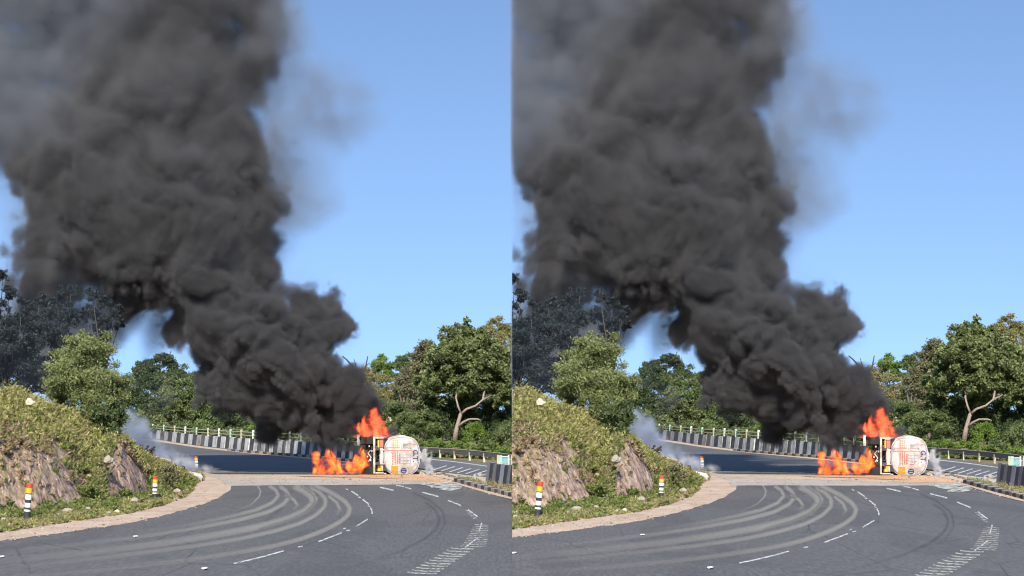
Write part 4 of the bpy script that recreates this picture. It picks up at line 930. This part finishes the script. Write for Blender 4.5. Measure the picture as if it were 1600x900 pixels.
# ================================================================== SMOKE, STEAM AND FIRE
class GN:
    def __init__(s, name):
        s.t = bpy.data.node_groups.new(name, 'GeometryNodeTree')
        s.t.interface.new_socket('Geometry', in_out='INPUT', socket_type='NodeSocketGeometry')
        s.t.interface.new_socket('Geometry', in_out='OUTPUT', socket_type='NodeSocketGeometry')
        s.i = s.t.nodes.new('NodeGroupInput'); s.o = s.t.nodes.new('NodeGroupOutput')
    n = NT.n; set = NT.set
    def m(s, op, a, b=0., c=0.): return s.n('ShaderNodeMath', {'operation': op}, i0=a, i1=b, i2=c).outputs[0]
    def v(s, op, a, b=(0, 0, 0)): return s.n('ShaderNodeVectorMath', {'operation': op}, i0=a, i1=b).outputs[0]
    def vs(s, a, k):
        nd = s.n('ShaderNodeVectorMath', {'operation': 'SCALE'}, i0=a); s.set(nd.inputs['Scale'], k); return nd.outputs[0]
    def rng(s, val, a, b, c=0., d=1.): return s.n('ShaderNodeMapRange', Value=val, From_Min=a, From_Max=b, To_Min=c, To_Max=d).outputs[0]
    def clamp(s, val): return s.n('ShaderNodeClamp', Value=val).outputs[0]
def inpoly(poly, x, y):
    c = False; n = len(poly); j = n - 1
    for i in range(n):
        xi, yi = poly[i]; xj, yj = poly[j]
        if (yi > y) != (yj > y) and x < (xj - xi) * (y - yi) / (yj - yi) + xi: c = not c
        j = i
    return c
def edged(poly, x, y):
    best = 1e9; n = len(poly)
    for i in range(n):
        x1, y1 = poly[i]; x2, y2 = poly[(i + 1) % n]; dx, dy = x2 - x1, y2 - y1
        t = max(0, min(1, ((x - x1) * dx + (y - y1) * dy) / (dx * dx + dy * dy + 1e-9)))
        best = min(best, math.hypot(x - x1 - t * dx, y - y1 - t * dy))
    return best
def fill_poly(poly, rho, step, inset, maxd, seed, kd=1.6, gaps=()):
    rd = random.Random(seed); out = []; u = min(p[0] for p in poly)
    while u < max(p[0] for p in poly):
        v = min(p[1] for p in poly)
        while v < max(p[1] for p in poly):
            uu = u + rd.uniform(-.5, .5) * step; vv = v + rd.uniform(-.5, .5) * step
            if inpoly(poly, uu, vv):
                e = edged(poly, uu, vv) - inset; r0 = rho(uu, vv) if callable(rho) else rho; k = r0 / F
                if any(math.hypot(uu - gu, vv - gv) < gr for gu, gv, gr in gaps): e = -1
                if e > 0:
                    dep = min(maxd, kd * math.sqrt(e * k * 3)); y = -dep
                    while y <= dep:
                        out.append(P(uu, vv, r0 + y + rd.uniform(-.3, .3))); y += step * k * 1.3
            v += step
        u += step
    return out
def volmat(name, col, mult, aniso=.1, absorb=None):
    s = NT(name); p = s.n('ShaderNodeVolumePrincipled', Color=c4(col), Density=mult, Anisotropy=aniso)
    s.t.links.new(p.outputs[0], s.out.inputs['Volume']); return s.m
def firemat(name, stops, k, soot=1.):
    s = NT(name); a = s.n('ShaderNodeAttribute', {'attribute_name': 'density'}).outputs['Fac']
    col = s.ramp(a, stops)
    e = s.n('ShaderNodeEmission', Color=col, Strength=s.math('MULTIPLY', a, k)); ab = s.n('ShaderNodeVolumeAbsorption', Color=(.05, .04, .03, 1), Density=s.math('MULTIPLY', a, soot))
    ad = s.n('ShaderNodeAddShader', i0=e, i1=ab); s.t.links.new(ad.outputs[0], s.out.inputs['Volume']); return s.m
def volume(name, label, pts, side, lo, hi, vox, mat, rad, amp, edge, dens, sc1=.28, warp=4.5, wsc=.16, fine=.35, erode=None, stretch=1., octs=3, vor=1., fbm=0., inner=None):
    """a cloud filled round the points; edge = (soft width low down, high up); erode thins it with large noise"""
    lo = list(lo); hi = list(hi)
    if side == 1: lo[0] = max(lo[0], vox * .75)
    ang = (6.5, -6.5)[side]; a = R(ang); rot = Matrix.Rotation(a, 3, 'Z')
    me = bpy.data.meshes.new(name); me.from_pydata([tuple(rot @ p) for p in pts], [], [])
    ob = bpy.data.objects.new(name, me); COL.objects.link(ob); ob['label'] = label; ob['kind'] = 'stuff'
    g = GN(name); pos = g.n('GeometryNodeInputPosition').outputs[0]
    q = g.n('ShaderNodeVectorRotate', {'rotation_type': 'Z_AXIS'}, Vector=pos, Angle=-a).outputs[0]
    z = g.n('ShaderNodeSeparateXYZ', i0=q).outputs[2]
    wv = g.vs(g.v('SUBTRACT', g.n('ShaderNodeTexNoise', Vector=q, Scale=wsc, Detail=3.).outputs['Color'], (.5, .5, .5)), warp)
    q2 = g.v('MULTIPLY', g.v('ADD', q, wv), (1, 1, stretch)); bill = None
    for i_, (s_, a_) in enumerate(((sc1, vor), (sc1 * 2.3, .5 * vor), (sc1 * 5, .28 * vor), (sc1 * 10.5, .15 * vor))[:octs]):
        vo = g.n('ShaderNodeTexVoronoi', {'feature': 'SMOOTH_F1' if i_ == 0 else 'F1'}, Vector=q2, Scale=s_, Randomness=1.)
        if i_ == 0: vo.inputs['Smoothness'].default_value = .3
        b = g.m('MULTIPLY', g.m('SUBTRACT', .45, vo.outputs['Distance']), a_ * amp)
        bill = b if bill is None else g.m('ADD', bill, b)
    fn = g.n('ShaderNodeTexNoise', Vector=q2, Scale=2.2, Detail=3.)
    bill = g.m('ADD', bill, g.m('MULTIPLY', g.m('SUBTRACT', fn.outputs[0], .5), fine * amp))
    if fbm:
        f2 = g.n('ShaderNodeTexNoise', Vector=q2, Scale=.42, Detail=6., Roughness=.58)
        bill = g.m('ADD', bill, g.m('MULTIPLY', g.m('SUBTRACT', f2.outputs[0], .5), fbm))
    px_ = g.n('GeometryNodeProximity', {'target_element': 'POINTS'}, i0=g.i.outputs[0], Source_Position=g.v('ADD', pos, g.vs(wv, .4)))
    f = g.m('ADD', g.m('SUBTRACT', rad, px_.outputs['Distance']), bill)
    ed = edge if not isinstance(edge, tuple) else g.rng(z, edge[2], edge[3], edge[0], edge[1])
    f = g.clamp(g.m('DIVIDE', f, ed)); 
    dn = dens if not isinstance(dens, tuple) else g.rng(z, dens[2], dens[3], dens[0], dens[1])
    f = g.m('MULTIPLY', f, dn)
    if inner:
        i2 = g.n('ShaderNodeTexNoise', Vector=g.v('ADD', q2, (17, 5, 9)), Scale=inner[0], Detail=5., Roughness=.6)
        f = g.m('MULTIPLY', f, g.rng(i2.outputs[0], .34, .66, inner[1], 1.))
    if erode:
        en = g.n('ShaderNodeTexNoise', Vector=g.v('ADD', q2, (7, 3, 1)), Scale=erode[0], Detail=4.)
        f = g.m('MULTIPLY', f, g.rng(en.outputs[0], erode[1], erode[2]))
    vc = g.n('GeometryNodeVolumeCube', Density=f, Min=Vector(lo), Max=Vector(hi))
    for k, ax in enumerate('XYZ'): vc.inputs['Resolution ' + ax].default_value = max(6, int((hi[k] - lo[k]) / vox))
    sm = g.n('GeometryNodeSetMaterial', Geometry=vc.outputs[0], Material=mat); g.t.links.new(sm.outputs[0], g.o.inputs[0])
    md = ob.modifiers.new('vol', 'NODES'); md.node_group = g.t; me.materials.append(mat); return ob
def box_of(pts, side, pad):
    rot = Matrix.Rotation(R((6.5, -6.5)[side]), 3, 'Z'); q_ = [rot @ p for p in pts]
    lo = [min(p[k] for p in q_) - pad for k in range(3)]; hi = [max(p[k] for p in q_) + pad for k in range(3)]
    lo[2] = max(lo[2], .02)
    if side == 1: lo[0] = max(lo[0], .004)
    else: hi[0] = min(hi[0], -.004)
    return lo, hi
SM = volmat('smoke_black', (.18, .176, .177), 1.0); SV = volmat('smoke_veil', (.34, .33, .33), 1.0); ST = volmat('smoke_thin', (.40, .42, .46), 1.0)
SB = volmat('smoke_sky_tint', (.62, .70, .86), 1.0); SW = volmat('steam_white', (.97, .97, .97), 1.0)  # first colour: blue of the sky behind, put into the smoke itself
FR = firemat('fire', [(0, (.85, .06, .01)), (.3, (1, .15, .018)), (.6, (1, .25, .04)), (.85, (1, .42, .11)), (1, (1, .72, .36))], 6.6, 5.6)
FR2 = firemat('fire_red', [(0, (.6, .05, .02)), (.3, (.9, .12, .05)), (.7, (1, .21, .08)), (1, (1, .42, .18))], 7, 7)
DENSE = [(605, 672), (560, 666), (500, 670), (440, 674), (390, 655), (345, 640), (315, 610), (290, 560), (262, 505), (225, 478), (180, 470), (130, 460), (70, 470), (25, 462), (28, 400), (22, 330), (15, 250), (60, 180), (120, 110), (150, 50), (165, -60), (165, -140), (470, -140), (455, -20), (445, 60), (425, 120), (415, 180), (435, 240), (440, 330), (425, 400), (420, 440), (450, 462), (505, 472), (540, 505), (540, 545), (515, 560), (560, 590), (600, 625)]
def drho(u, v): return 144 + max(0, (600 - v)) * .012
dpts = fill_poly(DENSE, lambda u, v: drho(u, v), 17, 30, 6.0, 3, gaps=((432, 527, 35), (402, 447, 30)))
THINL = [(-90, 250), (10, 240), (70, 230), (150, 150), (200, 40), (200, -140), (-90, -140)]
THINR = [(385, 20), (455, 10), (470, 70), (500, 130), (560, 150), (575, 190), (530, 215), (500, 270), (480, 330), (440, 360), (415, 280)]
tpl = fill_poly(THINL, 150, 26, 6, 3.0, 5); tpr = fill_poly(THINR, 147, 20, 6, 1.6, 6)
lowl = fill_poly([(-60, 500), (120, 480), (190, 468), (240, 500), (270, 545), (200, 520), (60, 560), (-60, 560)], 150, 24, 5, 1.5, 8)
lowv = fill_poly([(-60, 440), (120, 440), (180, 470), (180, 600), (120, 640), (-60, 640)], 120.5, 26, 5, 1.0, 15)
SE = volmat('smoke_haze', (.45, .52, .62), 1.0)
BLUE = [(170, 640), (196, 648), (222, 672), (250, 700), (292, 716), (318, 733), (290, 735), (250, 722), (215, 706), (190, 692), (176, 668)]
bpts = fill_poly(BLUE, lambda u, v: 128 + (u - 170) * .10, 9, 3, .8, 9)
bpw = fill_poly([(225, 706), (262, 706), (310, 722), (345, 737), (300, 738), (258, 726)], lambda u, v: 131 + (u - 225) * .13, 6, 1, .4, 10)
wisp = fill_poly([(190, 600), (235, 560), (265, 600), (250, 650), (215, 660)], 150, 14, 2, .5, 11)
steam = fill_poly([(655, 706), (664, 700), (671, 708), (673, 735), (676, 746), (664, 747), (662, 730), (656, 716)], 137, 4, 1, .5, 12)
stm2 = fill_poly([(640, 684), (655, 690), (664, 706), (660, 742), (652, 744), (650, 700)], 138.5, 6, 1, .3, 13)
SIDE = ('left half', 'right half')
for s in (0, 1):
    lo, hi = box_of(dpts, s, 2.6); hi[2] = 36
    volume('black_smoke', 'thick black smoke column rising from the burning tanker, ' + SIDE[s], dpts, s, lo, hi, .175, SM, 1.8, 2.5, (.32, 2.3, 8, 27), (7., 2.0, 5, 28), vor=1.25, fbm=2.2, inner=(.4, .10), octs=4)
    lo = [x - 1.5 for x in lo]; hi = [x + 1.5 for x in hi]; lo[2] = 3.; hi[2] = 37; lo[0] = max(lo[0], .004) if s else lo[0]; hi[0] = hi[0] if s else min(hi[0], -.004)
    volume('smoke_veil', 'thin torn veil of grey smoke round the black column, ' + SIDE[s], dpts[::3], s, lo, hi, .36, SV, 3.1, 2.0, 3.2, (.0, .42, 4, 16), sc1=.3, fbm=5, erode=(.35, .42, .64), octs=1)
    lo, hi = box_of(tpr, s, 2.2); hi[2] = min(hi[2], 36)
    volume('thin_smoke', 'faint grey wisps trailing off the sunny side of the black column, ' + SIDE[s], tpr, s, lo, hi, .34, ST, 2.0, 2.4, 2.8, .55, sc1=.24, erode=(.26, .30, .62), octs=2)
    tp = tpl + lowl
    lo, hi = box_of(lowv, s, 1.5)
    volume('thin_smoke', 'blue grey haze of smoke hanging in front of the dark eucalyptus row, ' + SIDE[s], lowv, s, lo, hi, .4, SE, 1.4, 1.6, 2.0, .03, sc1=.3, octs=1, fbm=2)
    lo, hi = box_of(tp, s, 2.2); hi[2] = 36
    volume('thin_smoke', 'thin grey smoke drifting beside the black column, ' + SIDE[s], tp, s, lo, hi, .42, ST, 2.3, 2.2, 2.4, 1.5, sc1=.2, erode=(.16, .24, .60), octs=2)
    lo, hi = box_of(bpts + bpw, s, .9)
    volume('blue_smoke', 'pale blue smoke lying over the end of the bank, ' + SIDE[s], bpts, s, lo, hi, .13, SB, .62, 1.0, 1.1, 4.2, sc1=.6, warp=1.6, wsc=.5, fbm=1.6, inner=(.8, .1))
    volume('white_smoke', 'bright white smoke creeping along the ground, ' + SIDE[s], bpw, s, lo, hi, .11, SW, .2, .6, .35, 4, sc1=1.2, warp=.9, wsc=.8, erode=(1., .38, .6))
    lo, hi = box_of(wisp, s, 1.)
    volume('smoke_wisp', 'faint grey wisp of smoke in front of the far trees, ' + SIDE[s], wisp, s, lo, hi, .25, ST, .8, 1.6, 1.4, .5, sc1=.5, erode=(.5, .38, .66), octs=2)
    lo, hi = box_of(steam + stm2, s, .5)
    volume('white_steam', 'white steam jet pouring from the tank beside the rubble, ' + SIDE[s], steam, s, lo, hi, .055, SW, .16, .42, .22, 7, sc1=2., warp=.35, wsc=1.2, stretch=.6)
    volume('pale_steam', 'thin pale steam round the top of the tank, ' + SIDE[s], stm2, s, lo, hi, .07, SW, .10, .4, .4, .9, sc1=2., warp=.35, wsc=1.2, octs=2)
    # flames
    for nm, lb, poly, rho, k in (('flame', 'orange flames burning on the road to the left of the tanker', [(485, 738), (487, 717), (492, 708), (497, 716), (502, 719), (507, 707), (512, 702), (518, 715), (525, 726), (533, 730), (541, 725), (549, 721), (556, 714), (562, 707), (566, 703), (567, 722), (566, 738)], 139.2, 1.),
                             ('roof_flame', 'red orange flames leaping above the upturned side of the tanker', [(552, 684), (556, 676), (549, 667), (562, 668), (568, 655), (575, 642), (584, 640), (590, 652), (595, 668), (602, 676), (610, 681), (590, 682), (565, 682)], 139.0, .8)):
        fp = fill_poly(poly, rho, 2.8, .8, .3, 14)
        lo, hi = box_of(fp, s, .5)
        volume(nm, lb + ', ' + SIDE[s], fp, s, lo, hi, .045, FR if nm == 'flame' else FR2, .17, .6, .30, 1., sc1=2.0, warp=1.0, wsc=1.1, stretch=.38, fine=1.4, erode=(1.9, .20, .56))
print('meshes', len(bpy.data.meshes), 'tris', sum(len(m.polygons) for m in bpy.data.meshes))
